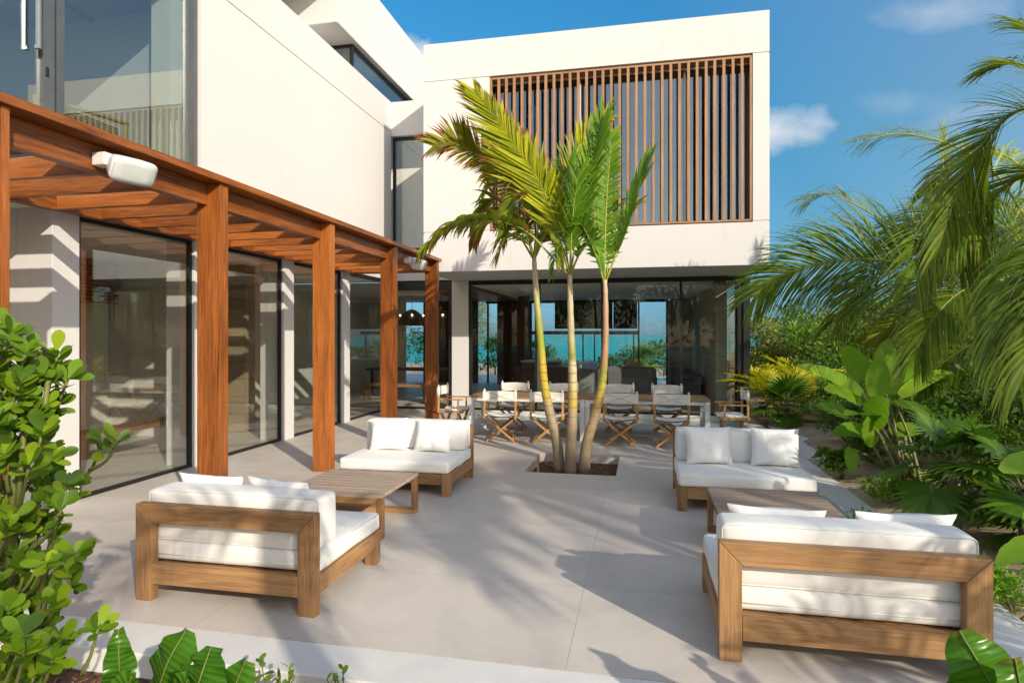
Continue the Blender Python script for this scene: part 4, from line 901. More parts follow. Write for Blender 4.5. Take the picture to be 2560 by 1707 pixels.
def shrub(name, label, cat, c, r, h, mat, n=1500, leaf=.07, seed=0, group=None, clumps=9, wl=.5, kind=None, stems=5):
    rg = random.Random(seed); t = thing(name, label, cat, c, 0, group); c = Vector(c); mb = MB(); st = MB()
    cl = [(Vector((rg.gauss(0, .42) * r, rg.gauss(0, .42) * r, h * rg.uniform(.35, .95))), rg.uniform(.28, .5) * r) for _ in range(clumps)]
    for k in range(n):
        cc_, cr = cl[k % clumps]; v = rvec(rg).normalized() * cr * rg.uniform(.5, 1.08); v.z *= .8; p = c + cc_ + v
        if p.z < c.z + .02: p.z = c.z + rg.uniform(.02, .2)
        d = (v.normalized() * .6 + rvec(rg) * .9 + Vector((0, 0, .35))).normalized(); L = leaf * rg.uniform(.6, 1.3)
        mb.leaf(p, d, rvec(rg) + Vector((0, 0, .6)), L, L * wl, 2, .15, None, .12, rg.random())
    for k in range(stems):
        cc_, cr = cl[k % clumps]; st.tube(crm([c, c + cc_ * .5 + rvec(rg) * .1 * r, c + cc_], 3), [.022 * r + .004, .015 * r + .003, .01 * r + .003] + [.006] * 4, 5)
    mb.build('foliage', SH[mat], t); st.build('stem', 'twig', t); return t
# foreground clusia shrub
cb = W(40, 2050, 2.15); cb = Vector((cb.x - .1, cb.y, -.14))
cl = thing('broadleaf_shrub', 'bright green shrub with rounded paddle leaves at the lower left edge', 'shrub', cb); lm, bm_ = MB(), MB()
ros = [(20, 800, 2.3), (60, 850, 2.25), (110, 880, 2.2), (150, 900, 2.2), (40, 930, 2.2), (100, 950, 2.1), (165, 960, 2.2), (185, 930, 2.25), (10, 1000, 2.1), (70, 1010, 2.15), (130, 1030, 2.1), (180, 1010, 2.2), (150, 1080, 2.2),
       (40, 1080, 2.2), (90, 1110, 2.2), (255, 1105, 2.3), (300, 1095, 2.3), (20, 1160, 2.1), (120, 1160, 2.2), (180, 1140, 2.3), (60, 1210, 2.2), (150, 1220, 2.15), (215, 1215, 2.2), (245, 1250, 2.2), (205, 1265, 2.15),
       (10, 1270, 2.1), (80, 1290, 2.1), (140, 1300, 2.1), (30, 1350, 2.05), (95, 1370, 2.1), (180, 1320, 2.2), (165, 1400, 2.1), (225, 1440, 2.15), (250, 1460, 2.15), (60, 1430, 2.1), (130, 1470, 2.1), (15, 1470, 2.0),
       (190, 1500, 2.1), (80, 1530, 2.05), (30, 1560, 2.0), (150, 1560, 2.05), (200, 1590, 2.1), (110, 1620, 2.0), (40, 1650, 2.0), (295, 1560, 2.2), (180, 1640, 2.05), (90, 1690, 2.0), (10, 1690, 1.95), (-60, 900, 2.2), (-70, 1100, 2.2), (-60, 1300, 2.1), (-50, 1500, 2.1)]
ros = [(x - 48, y, d) for i, (x, y, d) in enumerate(ros) if i % 5 != 3 or x in (300, 295)]; ros = [(x + 48 if x in (252, 207) else x, y, d) for x, y, d in ros]
ros += [(30, 830, 2.2), (70, 870, 2.15), (110, 930, 2.15), (20, 960, 2.15), (60, 1000, 2.1), (115, 1010, 2.2), (30, 1060, 2.1), (90, 1090, 2.2), (10, 1130, 2.15), (70, 1160, 2.1), (20, 1320, 2.1), (70, 1400, 2.1), (20, 1520, 2.0), (60, 1590, 2.0), (110, 1560, 2.05), (-10, 900, 2.1), (-20, 1040, 2.0), (140, 880, 2.2)]
r9 = random.Random(77); ros += [(x - 20 + r9.gauss(0, 22), y + r9.gauss(0, 30), d + .1) for x, y, d in ros if x < 200]
rg = random.Random(3); trunk = [cb, cb + Vector((.02, .05, .5)), cb + Vector((.05, .02, 1.0)), cb + Vector((.06, .03, 1.5))]
bm_.tube(crm(trunk, 4), .016, 6)
for q in ((150, 1240, 2.2), (60, 1080, 2.15), (120, 1380, 2.15), (120, 950, 2.2), (60, 1560, 2.05)):
    e_ = W(*q); bm_.tube(crm([cb + Vector((.0, 0, .1)), cb.lerp(e_, .5) + Vector((-.06, .04, -.05)), e_], 6), [.012] * 7 + [.009] * 6, 6)
for i, (x, y, d) in enumerate(ros):
    p = W(x, y, d + rg.uniform(-.12, .12)); par = p + Vector((rg.uniform(-.16, -.05), rg.uniform(-.05, .08), -rg.uniform(.12, .22))); ax = (p - par).normalized(); ax = (ax + Vector((.25, -.35, .45))).normalized()
    bm_.tube(crm([par, par.lerp(p, .55) + Vector((0, 0, -.03)), p - ax * .02], 3), [.009, .008, .007, .006, .006, .005, .005], 5)
    r_ = ax.orthogonal().normalized(); q_ = ax.cross(r_); n = rg.randint(8, 11)
    for k in range(n):
        a = k * 2.4 + rg.random() * .5; op = R(rg.uniform(25, 85)) * (.5 + .5 * k / n) + .15; D = ax * math.cos(op) + (r_ * math.cos(a) + q_ * math.sin(a)) * math.sin(op); L = rg.uniform(.052, .088)
        lm.leaf(p - ax * rg.uniform(0, .06), D, ax, L, L * rg.uniform(.46, .56), 9, .1, OB, .05, rg.random(), twist=rg.uniform(-.3, .3))
lm.build('foliage', 'clusia', cl); bm_.build('stem', 'stem', cl)
# broad wavy ferns in the foreground
def fern(label, base, leaves):
    t = thing('bird_nest_fern', label, 'plant', base, 0, 'wavy broad leaved ferns')
    for i, (pp, wd, v, fc) in enumerate(leaves):
        cv = crm([W(*q) for q in pp], 14); mb = MB(); n = len(cv); b = 0; rg = random.Random(i + int(base[0] * 10)); face = Vector(fc)
        for k, p in enumerate(cv):
            T = (cv[min(k + 1, n - 1)] - cv[max(0, k - 1)]).normalized(); S = T.cross(face).normalized(); N = S.cross(T); u = k / (n - 1)
            ww = wd * (math.sin(math.pi * min(.97, .12 + .86 * u)) ** .6)
            for j, e in enumerate((-1, -.66, -.33, 0, .33, .66, 1)):
                wv = (math.sin(u * 21 + (1.3 if e > 0 else 0) + v * 5) * .016 + math.sin(u * 47 + e * 2) * .005) * abs(e) ** 1.5
                mb.v.append(p + S * e * ww / 2 * (1 + .05 * math.sin(u * 31 + e)) + N * (-abs(e) * ww * .10 + wv))
        for k in range(n - 1):
            for j in range(6): i0 = k * 7 + j; uv = [(k / n, v)] * 2 + [((k + 1) / n, v)] * 2; mb.face((i0, i0 + 1, i0 + 8, i0 + 7), uv, True)
        lo = mb.build('leaf', 'fern', t); MB().tube([p + (face * .004) for p in cv], [.006 * (1 - .7 * k / n) for k in range(n)], 5).build('midrib', 'rachis_g', lo, at=t.location)
    return t
F1 = Vector((W(390, 1900, 2.35).x, W(390, 1900, 2.35).y, -.14))
fern('broad wavy leaved fern in the mulch at the bottom left', F1,
     [([(400, 1960, 2.3), (310, 1760, 2.25), (298, 1660, 2.2), (296, 1572, 2.2)], .11, .35, (.5, -.6, .4)), ([(420, 1980, 2.35), (395, 1780, 2.3), (415, 1670, 2.25), (468, 1572, 2.3)], .27, .6, (-.15, -.8, .45)),
      ([(430, 1980, 2.35), (470, 1800, 2.2), (500, 1700, 2.15), (530, 1615, 2.2)], .23, .2, (-.1, -.85, .4)), ([(430, 1980, 2.35), (520, 1860, 2.2), (570, 1760, 2.1), (615, 1650, 2.1)], .20, .45, (-.1, -.8, .5)),
      ([(400, 1980, 2.35), (330, 1850, 2.1), (310, 1760, 2.0), (330, 1690, 1.95)], .20, .8, (.2, -.8, .5)), ([(430, 1990, 2.3), (440, 1830, 2.1), (450, 1760, 2.0), (470, 1700, 1.95)], .22, .5, (0, -.8, .5))])
F2 = Vector((W(2640, 1900, 2.0).x, W(2640, 1900, 2.0).y, -.14))
fern('broad wavy leaved fern cut by the bottom right corner', F2,
     [([(2640, 2050, 2.0), (2540, 1850, 1.95), (2470, 1700, 1.9), (2398, 1575, 1.95)], .24, .85, (-.3, -.75, .55)), ([(2650, 2050, 2.0), (2600, 1880, 1.85), (2560, 1770, 1.8), (2535, 1645, 1.8)], .20, .7, (.2, -.8, .5)),
      ([(2660, 2050, 2.0), (2680, 1850, 2.0), (2670, 1700, 2.0), (2640, 1600, 2.1)], .14, .5, (-.3, -.8, .5))])
# little weeds along the step
def weed(label, x, y, d, h, seed, n=7, lf=.035, mat='bright'):
    rg = random.Random(seed); b = W(x, y, d); b = Vector((b.x, b.y, -.14)); t = thing('garden_weed', label, 'plant', b, 0, 'small weeds in the mulch'); s = MB(); l = MB()
    for k in range(n):
        tip = b + Vector((rg.gauss(0, .09), rg.gauss(0, .05), h * rg.uniform(.55, 1.05))); cv = crm([b, b.lerp(tip, .5) + Vector((rg.gauss(0, .02), rg.gauss(0, .02), .02)), tip], 5); s.tube(cv, .003, 4)
        for q in range(2, len(cv)):
            for w_ in range(2): l.leaf(cv[q], rvec(rg) + Vector((0, 0, .4)), rvec(rg) + Vector((0, 0, .5)), lf * rg.uniform(.5, 1.3), lf * .55, 3, .2, None, .1, rg.random())
    l.build('foliage', SH[mat], t); s.build('stem', 'twig', t)
weed('tiny yellow green weed with a tall curved stalk in front of the step', 850, 1760, 2.9, .42, 4, 3, .035)
weed('low dark leaved weed clump in front of the step', 705, 1780, 2.85, .33, 5, 9, .05, 'mid')
weed('sprig of pale weeds beside the wavy fern', 640, 1760, 2.8, .30, 6, 5, .04, 'olive')
weed('tiny weed peeping over the bottom edge near the middle', 1060, 1790, 2.75, .20, 8, 4, .03)
# traveller palm
def paddle_plant(label, base, leaves, stems=()):
    t = thing('banana_plant', label, 'plant', base, 0, 'paddle leaved plants'); rg = random.Random(int(base[0] * 31)); B = Vector(base)
    for i, (a, b, wd, v) in enumerate(leaves):
        a, b = W(*a), W(*b); foot = B + Vector((rg.gauss(0, .09), rg.gauss(0, .08), 0)); d = b - a; L = d.length
        s = MB().tube(crm([foot, foot.lerp(a, .5) + Vector((0, 0, .12)), a], 5), [.026, .024, .022, .02, .018, .016, .014, .012, .011, .01, .009], 6).build('stem', 'stalk_dark' if i % 3 == 0 else 'stem', t)
        up = Vector((rg.uniform(-.3, .3) - .2, -.55 + rg.uniform(-.3, .3), .6))
        lf = MB().leaf(a, d + Vector((0, 0, .15 * L)), up, L * 1.0, wd * .82, 12, .28, PAD, .10, v, .008, 4); lf.build('leaf', 'banana', t)
    return t
bp = Vector((2.75, 7.1, terr(2.75, 7.1) - .03))
paddle_plant('tall paddle leaved plant standing in the sandy bed beside the path', bp,
     [((2165, 950, 6.6), (2110, 860, 6.6), .30, .55), ((2192, 990, 6.4), (2196, 890, 6.35), .28, .8), ((2222, 985, 6.6), (2262, 862, 6.7), .27, .65), ((2155, 985, 6.4), (1998, 905, 6.5), .20, .9), ((2235, 960, 6.8), (2330, 870, 6.9), .24, .95),
      ((2140, 1005, 6.3), (2062, 968, 6.2), .24, .85), ((2190, 1050, 6.3), (2115, 1030, 6.0), .30, .15), ((2180, 1060, 6.3), (2215, 990, 6.0), .34, .3), ((2240, 1010, 6.5), (2350, 1040, 6.4), .22, .4), ((2130, 1120, 6.5), (2125, 1180, 6.2), .17, .75),
      ((2250, 990, 6.7), (2380, 920, 6.9), .20, .7), ((2160, 1010, 6.9), (2090, 925, 7.0), .26, .3), ((2215, 1000, 6.9), (2300, 940, 7.0), .26, .2), ((2175, 1080, 6.6), (2080, 1080, 6.5), .24, .25), ((2225, 1080, 6.5), (2310, 1075, 6.4), .22, .5),
      ((2190, 1110, 6.4), (2165, 1040, 6.1), .28, .6), ((2150, 960, 6.9), (2128, 880, 7.0), .25, .1), ((2200, 940, 6.9), (2222, 845, 7.0), .24, .75), ((2235, 1120, 6.6), (2275, 1170, 6.4), .16, .4), ((2120, 1040, 6.7), (2040, 1010, 6.8), .24, .3)])
paddle_plant('paddle leaved plant cut by the right edge', (W(2700, 1300, 4.2).x, W(2700, 1300, 4.2).y, .1),
     [((2660, 1180, 4.2), (2500, 1165, 4.1), .28, .6), ((2680, 1360, 4.0), (2490, 1400, 3.9), .26, .35), ((2700, 1150, 4.2), (2640, 1000, 4.2), .28, .5), ((2700, 1250, 4.1), (2560, 1290, 4.0), .22, .7)])
# fan palms
def fanleaf(mb, hub, d, nrm, rad, nb, seed, spread=150):
    rg = random.Random(seed); d = Vector(d).normalized(); nrm = Vector(nrm); S = d.cross(nrm).normalized()
    N = S.cross(d)
    for k in range(nb):
        a = R(-spread + 2 * spread * k / (nb - 1)); D = d * math.cos(a) + S * math.sin(a) + N * .12; L = rad * (.75 + .25 * math.cos(a * .6)) * rg.uniform(.9, 1.05)
        mb.strip(hub, D, D.cross(N), L, rad * .16, 6, .35 + .3 * rg.random(), rg.random(), 1.6)
def fanpalm(label, base, h, nleaf, rad, seed, rt=.05, el=(75, -35), group='fan palms in the garden bed', pet=.5):
    rg = random.Random(seed); t = thing('fan_palm', label, 'palm tree', base, 0, group); b = Vector(base); top = b + Vector((rg.uniform(-.05, .05), rg.uniform(-.05, .05), h))
    if h > .15:
        MB().tube(crm([b, b.lerp(top, .5) + Vector((.01, 0, 0)), top], 6), [rt * (1 + .12 * math.sin(k * 2)) for k in range(13)], 10).build('trunk', plain('fan_palm_trunk_%d' % seed, (.30, .25, .19), .9, 0, .2, 12, .6), t)
        fib = MB()
        for k in range(70): a = rg.random() * 6.28; p = top + Vector((math.cos(a) * rt, math.sin(a) * rt, rg.uniform(-.22, .05))); fib.strip(p, Vector((math.cos(a), math.sin(a), rg.uniform(.2, 1.2))), Vector((0, 0, 1)).cross(Vector((math.cos(a), math.sin(a), 0))), rg.uniform(.06, .16), .02, 3, .6, rg.random())
        fib.build('fibre', BARK, t)
    for k in range(nleaf):
        a = k * 2.39996 + rg.uniform(-.3, .3); e = R(el[0] + (el[1] - el[0]) * k / max(1, nleaf - 1)); D = Vector((math.cos(a) * math.cos(e), math.sin(a) * math.cos(e), math.sin(e)))
        pl = pet * rg.uniform(.75, 1.1); hub = top + D * pl; D2 = (D + Vector((0, 0, -.45))).normalized(); cv = crm([top, top + D * pl * .5 + Vector((0, 0, .02)), hub], 3)
        mb = MB(); fanleaf(mb, hub, D2, Vector((0, 0, 1)) + D * .4, rad * rg.uniform(.85, 1.1), 22, seed * 50 + k, 125); lo = mb.build('leaf', 'fan', t); MB().tube(cv, .007, 5).build('stalk', 'stem', lo, at=t.location)
    return t
fp = W(2394, 1290, 5.35); fanpalm('fan palm with a short pale trunk in the sandy bed', (fp.x, fp.y, terr(fp.x, fp.y) - .03), .58, 14, .36, 21, .045, pet=.36)
fp = W(1915, 1040, 14.5); fanpalm('small dark fan palm at the villa corner beside the path', (2.72, 13.0, 0.0), .25, 16, .42, 22, .03, (80, -10), pet=.45)
fp = W(2600, 1400, 4.7); fanpalm('low fan palm behind the right end of the near right sofa', (fp.x, fp.y, terr(fp.x, fp.y)), .05, 10, .27, 23, .03, (70, 5), pet=.24)
fp = W(2560, 1300, 4.9); fanpalm('dark fan palm at the right edge behind the near sofa', (fp.x, fp.y, terr(fp.x, fp.y)), .42, 12, .36, 24, .045, (70, -40), pet=.36)
fp = W(2290, 1150, 7.4); fanpalm('fan palm spreading dark fans behind the paddle plant', (3.7, 8.6, terr(3.7, 8.6)), .75, 12, .40, 25, .05, pet=.42)
# golden areca clump
def clumppalm(label, base, n, Lf, seed, mat, group=None):
    rg = random.Random(seed); t = thing('feather_palm', label, 'palm', base, 0, group); b = Vector(base)
    for k in range(n):
        a = rg.random() * 6.28; e = R(rg.uniform(55, 85)); p = b + Vector((rg.gauss(0, .1), rg.gauss(0, .1), 0)); pts = [p.copy()]
        for q in range(5): p = p + Vector((math.cos(a) * math.cos(e), math.sin(a) * math.cos(e), math.sin(e))) * Lf / 5; pts.append(p.copy()); e -= R(rg.uniform(10, 24))
        make_frond('frond', t, pts, mat, n=30, L=.38, wd=.03, ang=(60, 25), raise_=.4, droop=.5, start=.3, rr=.01, seg=3, seed=seed * 40 + k)
clumppalm('golden yellow feather palm glowing beside the villa corner', (2.85, 14.0, .0), 26, 1.5, 3, 'areca_gold')
clumppalm('second yellow feather palm to the right of the golden one', (3.5, 14.3, .0), 22, 1.6, 4, 'areca_gold')
# shrubs
def at(x, y, d): p = W(x, y, d); return (p.x, p.y, terr(p.x, p.y) - .02)
for i, (x, y, d, r, h, mt, n, lf, lab) in enumerate([
    (2135, 1235, 5.9, .36, .30, 'bright', 2600, .04, 'feathery bright green ground shrub nearest the path'),
    (2215, 1300, 5.3, .42, .32, 'bright', 3000, .04, 'feathery bright green shrub left of the fan palm trunk'),
    (2250, 1190, 6.4, .35, .28, 'bright', 1500, .045, 'low green shrub at the foot of the paddle plant'),
    (2100, 1180, 7.6, .22, .35, 'mid', 500, .08, 'small dark leaved plant at the path corner'),
    (2540, 1440, 3.9, .30, .30, 'bright', 1600, .035, 'bright feathery shrub behind the right end of the sofa'),
    (2120, 1085, 9.6, .5, .6, 'mid', 1300, .06, 'green bush beside the path below the paddle leaves'),
    (2080, 1040, 11.5, .6, .9, 'mid', 1500, .07, 'leafy green bush where the path bends'),
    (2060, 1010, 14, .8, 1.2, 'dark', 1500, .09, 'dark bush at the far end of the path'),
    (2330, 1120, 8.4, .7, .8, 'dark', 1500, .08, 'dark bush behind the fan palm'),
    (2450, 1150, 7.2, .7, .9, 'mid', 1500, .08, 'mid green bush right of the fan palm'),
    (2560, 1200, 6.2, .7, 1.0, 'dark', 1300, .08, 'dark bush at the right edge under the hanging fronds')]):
    shrub('shrub', lab, 'shrub', at(x, y, d), r, h, mt, n, lf, 100 + i, 'garden shrubs along the path')
for i, (x, y, r, h, mt, l_) in enumerate([(2.95, 8.9, .42, .55, 'mid', 'nearest the paddle plant'), (3.2, 9.9, .5, .7, 'dark', 'second beyond the paddle plant'), (3.55, 11.0, .55, .8, 'mid', 'midway along the path edge'), (3.75, 12.3, .55, .9, 'bright', 'bright one near the path bend'),
    (4.0, 9.4, .6, 1.0, 'dark', 'set back behind the paddle plant'), (4.6, 10.4, .7, 1.2, 'mid', 'set back midway along the path'), (4.4, 12.0, .7, 1.1, 'dark', 'set back near the path bend'), (3.5, 7.9, .4, .6, 'mid', 'right beside the paddle stems'), (4.6, 8.0, .6, 1.1, 'olive', 'olive one between coconut and paddle plant'), (3.3, 6.5, .3, .35, 'bright', 'small bright one right of the paddle stems'), (3.9, 6.2, .4, .5, 'mid', 'behind the short fan palm trunk')]):
    shrub('border_shrub', 'leafy border shrub along the garden path, ' + l_, 'shrub', (x, y, terr(x, y) - .03), r, h, mt, 2200, .06, 900 + i, 'border shrubs', 10)
names = ['olive', 'mid', 'dark', 'dry', 'bright']
bgs = [(4.0, 17.6, 1.2, 2.0, 'olive'), (5.2, 16.4, 1.3, 1.9, 'mid'), (5.6, 18.6, 1.4, 2.5, 'dark'), (6.8, 17.0, 1.5, 2.2, 'olive'), (7.6, 14.5, 1.5, 2.0, 'mid'), (6.0, 13.2, 1.1, 1.6, 'dark'), (8.6, 16.8, 1.6, 2.6, 'olive'), (9.5, 14, 1.5, 2.4, 'dark'),
       (5.2, 11.2, 1.0, 1.5, 'mid'), (7.0, 11, 1.2, 2.0, 'olive'), (8.5, 11.5, 1.4, 2.4, 'mid'), (10.5, 17.5, 1.7, 3.0, 'dark'), (4.9, 20.5, 1.5, 2.4, 'mid'), (7.5, 20.5, 1.6, 2.9, 'olive'), (6.6, 8.6, 1.0, 1.6, 'dark'), (7.8, 8.8, 1.2, 2.0, 'mid'), (11.5, 13, 1.6, 2.6, 'olive'), (3.3, 18.6, .9, 1.4, 'dry')]
bl = ['olive bush', 'mid green bush', 'dark green bush', 'dry grey bush', 'bright bush']
side = ['beside the golden palm', 'behind the golden palm', 'behind the path bend', 'under the long coconut frond', 'behind the paddle plant', 'left of the paddle plant', 'far behind the coconut frond', 'behind the hanging fronds', 'beyond the path bushes', 'right of the paddle plant leaves', 'beneath the coconut crown',
        'farthest to the right under the sky', 'past the villa corner', 'rising highest past the villa corner', 'just behind the fan palm', 'under the nearer coconut palm', 'at the far right edge', 'by the end of the garden path']
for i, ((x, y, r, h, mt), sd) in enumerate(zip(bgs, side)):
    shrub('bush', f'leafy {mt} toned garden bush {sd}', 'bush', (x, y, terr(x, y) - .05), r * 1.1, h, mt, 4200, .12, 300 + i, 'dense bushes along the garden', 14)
def casuarina(label, base, h, seed):
    rg = random.Random(seed); t = thing('casuarina_tree', label, 'tree', base, 0, 'wispy trees behind the garden'); b = Vector(base)
    MB().tube([b, b + Vector((.1, 0, h * .5)), b + Vector((0, .1, h))], [.12, .08, .02], 7).build('trunk', BARK, t); l = MB()
    for k in range(2200):
        z = h * (.25 + .75 * rg.random() ** .9); rr = (1.05 - z / h) * h * .28 + .15; a = rg.random() * 6.28; p = b + Vector((math.cos(a) * rr * rg.random(), math.sin(a) * rr * rg.random(), z))
        l.strip(p, Vector((math.cos(a), math.sin(a), rg.uniform(-.2, 1))), rvec(rg), rg.uniform(.25, .5), .03, 3, .8, rg.random())
    l.build('crown', SH['olive'], t)
casuarina('wispy tree whose tip shows above the long coconut frond', (12.0, 22.5, -.1), 6.2, 1)
casuarina('wispy tree right of the other behind the coconut fronds', (14.5, 23.5, -.1), 6.8, 2)
casuarina('wispy tree seen through the living room glass beyond the terrace', (-9.3, 34, -.1), 5.0, 3)

# ------------------------------------------------------------------ living room and seaside beyond it
def simple(name, label, cat, boxes, mat, group=None, bevel=.01):
    cx = sum(b[0] + b[1] for b in boxes) / 2 / len(boxes); o = MB()
    for b in boxes: o.cushion(*b, min(.06, min(b[1] - b[0], b[3] - b[2], b[5] - b[4]) * .4), .01, 4)
    return tag(o.build(name, mat, None, at=(cx, boxes[0][2], boxes[0][4])), label, cat, group)
t = thing('indoor_sofa', 'grey upholstered sofa inside the living room seen through the glass', 'sofa', (-.6, 17, 0))
MB().cushion(-1.2, .35, 16.6, 17.6, .1, .45, .08, .01, 6).build('seat', 'greyfab', t); MB().cushion(-1.2, .35, 16.45, 16.75, .3, .92, .1, .01, 6).build('backrest', 'greyfab', t); MB().cushion(.1, .38, 16.5, 17.6, .2, .70, .08, .01, 6).build('armrest', 'greyfab', t)
p = MB().pillow(.5, .48, .18, 40).build('pillow', 'tanfab', None); p.location = (-.35, 17.0, .62); p.rotation_euler = (R(12), R(12), R(30)); tag(p, 'tan pillow on the grey sofa inside the living room', 'pillow')
t = thing('armchair', 'round backed grey armchair inside the living room left of the sofa', 'armchair', (-1.55, 16.0, 0))
MB().lathe((-1.55, 16.0, 0), [(.02, .10), (.33, .10), (.36, .3), (.37, .85), (.33, .87), (.30, .85), (.29, .45), (.01, .44)], 20).build('shell', 'greyfab', t); MB().cushion(-1.82, -1.28, 15.75, 16.25, .40, .50, .05, .01, 4).build('seat', 'brownfab', t)
t = thing('armchair', 'dark brown low armchair inside the living room behind the middle palm', 'armchair', (-2.4, 17.5, 0))
MB().cushion(-3.4, -2.0, 17.2, 18.0, .1, .45, .07, .01, 5).build('seat', 'brownfab', t); MB().cushion(-3.4, -2.0, 17.0, 17.3, .1, .86, .07, .01, 5).build('backrest', 'brownfab', t)
t = thing('console_table', 'long low console inside the living room along the stone wall', 'console', (1.3, 18, 0)); mini(t, 'top', 'brownfab', (.95, 1.55, 16.6, 19.5, .58, .63)); mini(t, 'cabinet', 'greyfab', (1.0, 1.5, 16.7, 19.4, .1, .58))
t = thing('indoor_bench', 'pale wooden bench inside the wing behind the glass', 'bench', (-7.2, 9, 0)); mini(t, 'seat', 'teak_y', (-7.5, -7.1, 6.4, 8.8, .38, .45)); [mini(t, 'leg', 'teak_z', (-7.5, -7.1, y_, y_ + .06, 0, .38)) for y_ in (6.45, 8.68)]
t = thing('indoor_bench', 'pale wooden bench inside the far end of the wing', 'bench', (-6.6, 15, 0)); mini(t, 'seat', 'teak_x', (-7.2, -5.4, 15.0, 15.4, .42, .48)); [mini(t, 'leg', 'teak_z', (x_, x_ + .07, 15.02, 15.38, 0, .42)) for x_ in (-7.15, -5.5)]
t = thing('indoor_dining_table', 'dark dining table inside under the dome pendant lamps', 'table', (-6.5, 17.5, 0)); mini(t, 'top', 'brownfab', (-8, -5.2, 17.0, 18.0, .72, .77)); [mini(t, 'leg', 'black', (x_, x_ + .07, y_, y_ + .07, 0, .72)) for x_ in (-7.9, -5.4) for y_ in (17.1, 17.85)]
t = thing('kitchen_island', 'grey kitchen island inside behind the left palm trunk', 'counter', (-3.1, 19, 0)); mini(t, 'body', 'greyfab', (-3.6, -2.5, 18.6, 19.5, 0, .93)); mini(t, 'top', 'whitemetal', (-3.64, -2.46, 18.56, 19.54, .93, .97))
for x, lab in ((-6.95, 'woven dome pendant lamp glowing inside, the left one between the posts'), (-5.98, 'woven dome pendant lamp glowing inside, the right one beside the last post')):
    t = thing('pendant_lamp', lab, 'lamp', (x, 18, 2.05), 0, 'dome pendant lamps'); MB().lathe((x, 18, 2.05), [(.42, 0), (.40, .14), (.30, .34), (.12, .47), (.02, .50)], 20).build('shade', 'brownfab', t); MB().tube([(x, 18, 2.5), (x, 18, 3.0)], .008, 5).build('cord', 'black', t)
    b = MB()
    for q in range(4): a = q * 1.57 + .4; b.lathe((x + .47 * math.cos(a) * .75, 18 + .47 * math.sin(a) * .75, 2.36), [(.001, -.025), (.025, 0), (.001, .025)], 8)
    b.build('bulb', 'bulb', t)
t = thing('roller_shade', 'black roller shade half lowered at the seaward opening of the living room', 'blind', (-1.6, 21.5, 2)); mini(t, 'cloth', 'shade', (-3.0, -1.0, 21.5, 21.51, 2.0, 2.95), (-.97, -.17, 21.5, 21.51, 2.0, 2.95)); mini(t, 'bottom_bar', 'greymetal', (-3.0, -.17, 21.49, 21.52, 1.975, 2.0))
mini(villa, 'ceiling_beam', 'greymetal', (-4.6, -.1, 24.3, 24.4, 1.78, 1.92))
[mini(villa, 'terrace_post', 'black', (x_, x_ + .05, 24.3, 24.36, 0, 1.78)) for x_ in (-2.3, -1.85, -.35)]
# rattan chair, ceiling fan and track lights behind the upper window
t = thing('rattan_chair', 'cane backed rattan chair behind the upper left window', 'chair', (-6.4, 6.1, 3.32)); rc = W(190, 320, 6.9)
pts = [Vector((-6.45, 5.5, 3.4)), Vector((-6.45, 5.5, 4.24)), Vector((-6.44, 5.58, 4.34)), Vector((-6.40, 6.57, 4.42)), Vector((-6.40, 6.65, 4.34)), Vector((-6.40, 6.66, 3.4))]
MB().tube(crm(pts, 4), .025, 8).build('frame', 'rattan', t); wv = MB()
for k in range(34): y_ = 5.54 + 1.0 * k / 33; wv.box(-6.43, -6.422, y_, y_ + .013, 3.5, 4.33)
for k in range(26): z_ = 3.5 + .82 * k / 25; wv.box(-6.421, -6.413, 5.54, 6.56, z_, z_ + .012)
wv.build('cane_back', 'rope', t)
t = thing('track_light', 'grey ceiling track with spotlights behind the upper left window', 'lamp', (-7.5, 6, 6.1)); mini(t, 'rail', 'greymetal', (-7.6, -7.56, 3, 8.8, 6.15, 6.19))
for y_ in (5.6, 6.6, 8.0): MB().tube([(-7.58, y_, 6.15), (-7.58, y_, 5.95)], .045, 10).build('spotlight', 'whitemetal', t)
t = thing('ceiling_fan', 'white ceiling fan blade behind the upper left window', 'fan', (-8, 5.4, 5.7)); MB().lathe((-8, 5.4, 5.65), [(.01, 0), (.1, .02), (.1, .12), (.02, .16)], 14).build('hub', 'whitemetal', t); MB().tube([(-8, 5.4, 5.8), (-8, 5.4, 6.2)], .02, 8).build('rod', 'whitemetal', t)
[MB().beam((-8 + .1 * math.cos(a), 5.4 + .1 * math.sin(a), 5.7), (-8 + .8 * math.cos(a), 5.4 + .8 * math.sin(a), 5.7), .14, .012).build('blade', 'whitemetal', t) for a in (.6, 2.7, 4.8)]
# seaside terrace beyond
struct(mini(None, 'pool_deck', 'kerb', (-14, 6, 22.4, 27, ET, -.02)))
struct(mini(None, 'swimming_pool', plain('pool_blue', (.08, .33, .36), .1), (-3, 5, 24.8, 26.6, -.2, -.012)))
struct(mini(None, 'beach', 'sand', (-60, 60, 36, 52, -2.6, -1.4)))
for i, x in enumerate((-2.6, -1.9)):
    t = thing('sun_lounger', 'pale sun lounger on the deck beyond the living room, ' + ('left of the pair' if i == 0 else 'right of the pair'), 'sun lounger', (x, 24, 0), 0, 'loungers on the far deck')
    MB().cushion(x - .3, x + .3, 23.4, 24.6, .25, .37, .05, .01, 4).build('mattress', 'cushion', t); MB().beam((x, 23.45, .36), (x, 23.0, .75), .6, .1, (0, 0, 1)).build('backrest', 'cushion', t); mini(t, 'frame', 'whitemetal', (x - .3, x + .3, 23.3, 24.6, .15, .24)); [mini(t, 'leg', 'whitemetal', (x + a, x + a + .05, b, b + .05, -.02, .15)) for a in (-.3, .25) for b in (23.35, 24.5)]
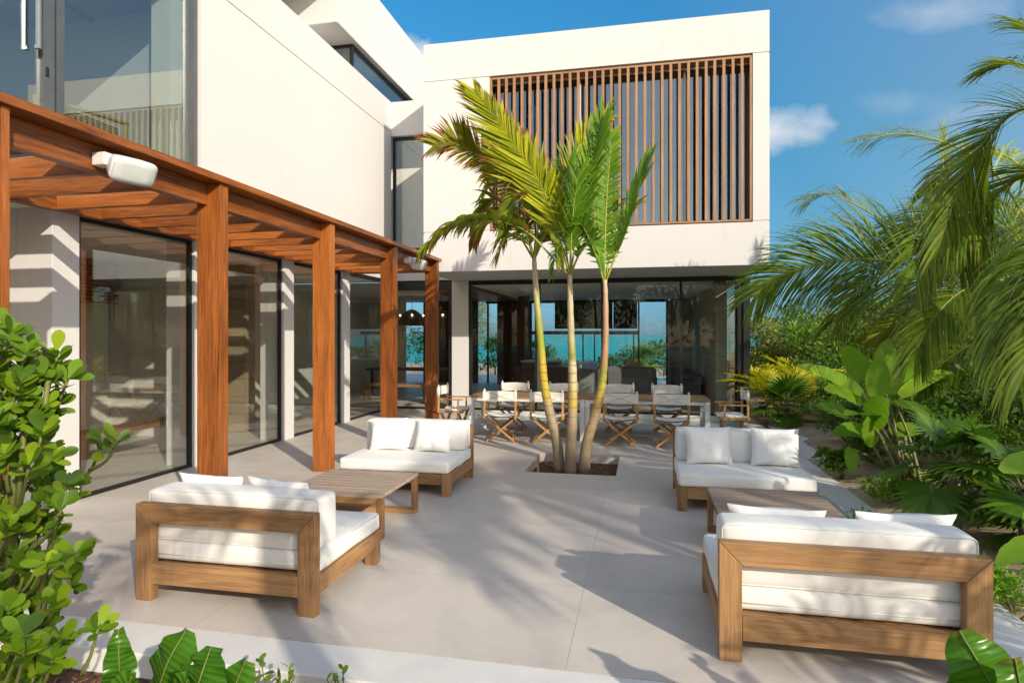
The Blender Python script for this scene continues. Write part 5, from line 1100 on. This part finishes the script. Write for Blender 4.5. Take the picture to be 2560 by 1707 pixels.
t = thing('beach_umbrella', 'white parasol on the beach seen through the living room', 'parasol', (-6.6, 30, -.3)); MB().lathe((-6.6, 30, 1.9), [(1.1, 0), (.6, .28), (.05, .45)], 12).build('canopy', 'cushion', t); MB().tube([(-6.6, 30, -.4), (-6.6, 30, 2.3)], .03, 6).build('pole', 'whitemetal', t)
far = [(-6.8, 28.5, 1.0, 1.6, 'mid'), (-5.2, 29, 1.0, 1.2, 'dark'), (-4.4, 28.2, .8, 1.1, 'mid'), (-3.2, 28.3, .8, .55, 'dark'), (-2.2, 28.4, .8, .5, 'mid'), (-1.2, 28.3, .9, .8, 'dark'), (-.2, 28.2, .9, 1.2, 'mid'), (.9, 28.5, 1.0, 1.4, 'dark'), (2.0, 28.6, 1.0, 1.3, 'mid'), (-8.5, 29, 1.3, 1.8, 'dark'), (-10, 28, 1.3, 2.2, 'mid')]
fl_ = ['left of the far deck behind the palm trunk', 'second along the far deck from the left', 'rounded, third along the far deck', 'lowest, behind the loungers', 'low, right of the loungers', 'behind the armchair across the far deck', 'behind the indoor sofa across the far deck', 'tallest at the right of the sea view', 'behind the stone wall end', 'behind the pendant lamps', 'seen past the last pergola post']
for i, ((x, y, r, h, mt), l_) in enumerate(zip(far, fl_)): shrub('seaside_bush', 'seaside bush ' + l_, 'bush', (x, y, -.35), r, h + .3, mt, 1000, .13, 500 + i, 'bushes between deck and sea', 8)
fanpalm('small fan palm on the far deck against the sea on the left', (-4.9, 27.6, -.35), 1.25, 12, .5, 61, .06, group='fan palms by the sea')
fanpalm('small pale fan palm on the far deck against the sea on the right', (.15, 27.8, -.35), 1.0, 12, .5, 62, .06, group='fan palms by the sea')
# planting behind the viewer (seen in the glass)
for i, (x, y, r, h, mt) in enumerate([(21, 9, 2.4, 3.0, 'mid'), (6, -14, 3.2, 6.0, 'mid'), (.5, -13, 3.2, 5.6, 'dark'), (-5, -13, 3.2, 5.8, 'mid'), (-11, -12, 3.0, 5.2, 'dark')]):
    shrub('hedge_bush', f'{("tall", "broad", "loose", "round", "shady")[i]} {mt} bush behind the viewer mirrored in the glass', 'bush', (x, y, -.15), r, h, mt, 3000, .24, 700 + i, 'bushes behind the viewer', 14)
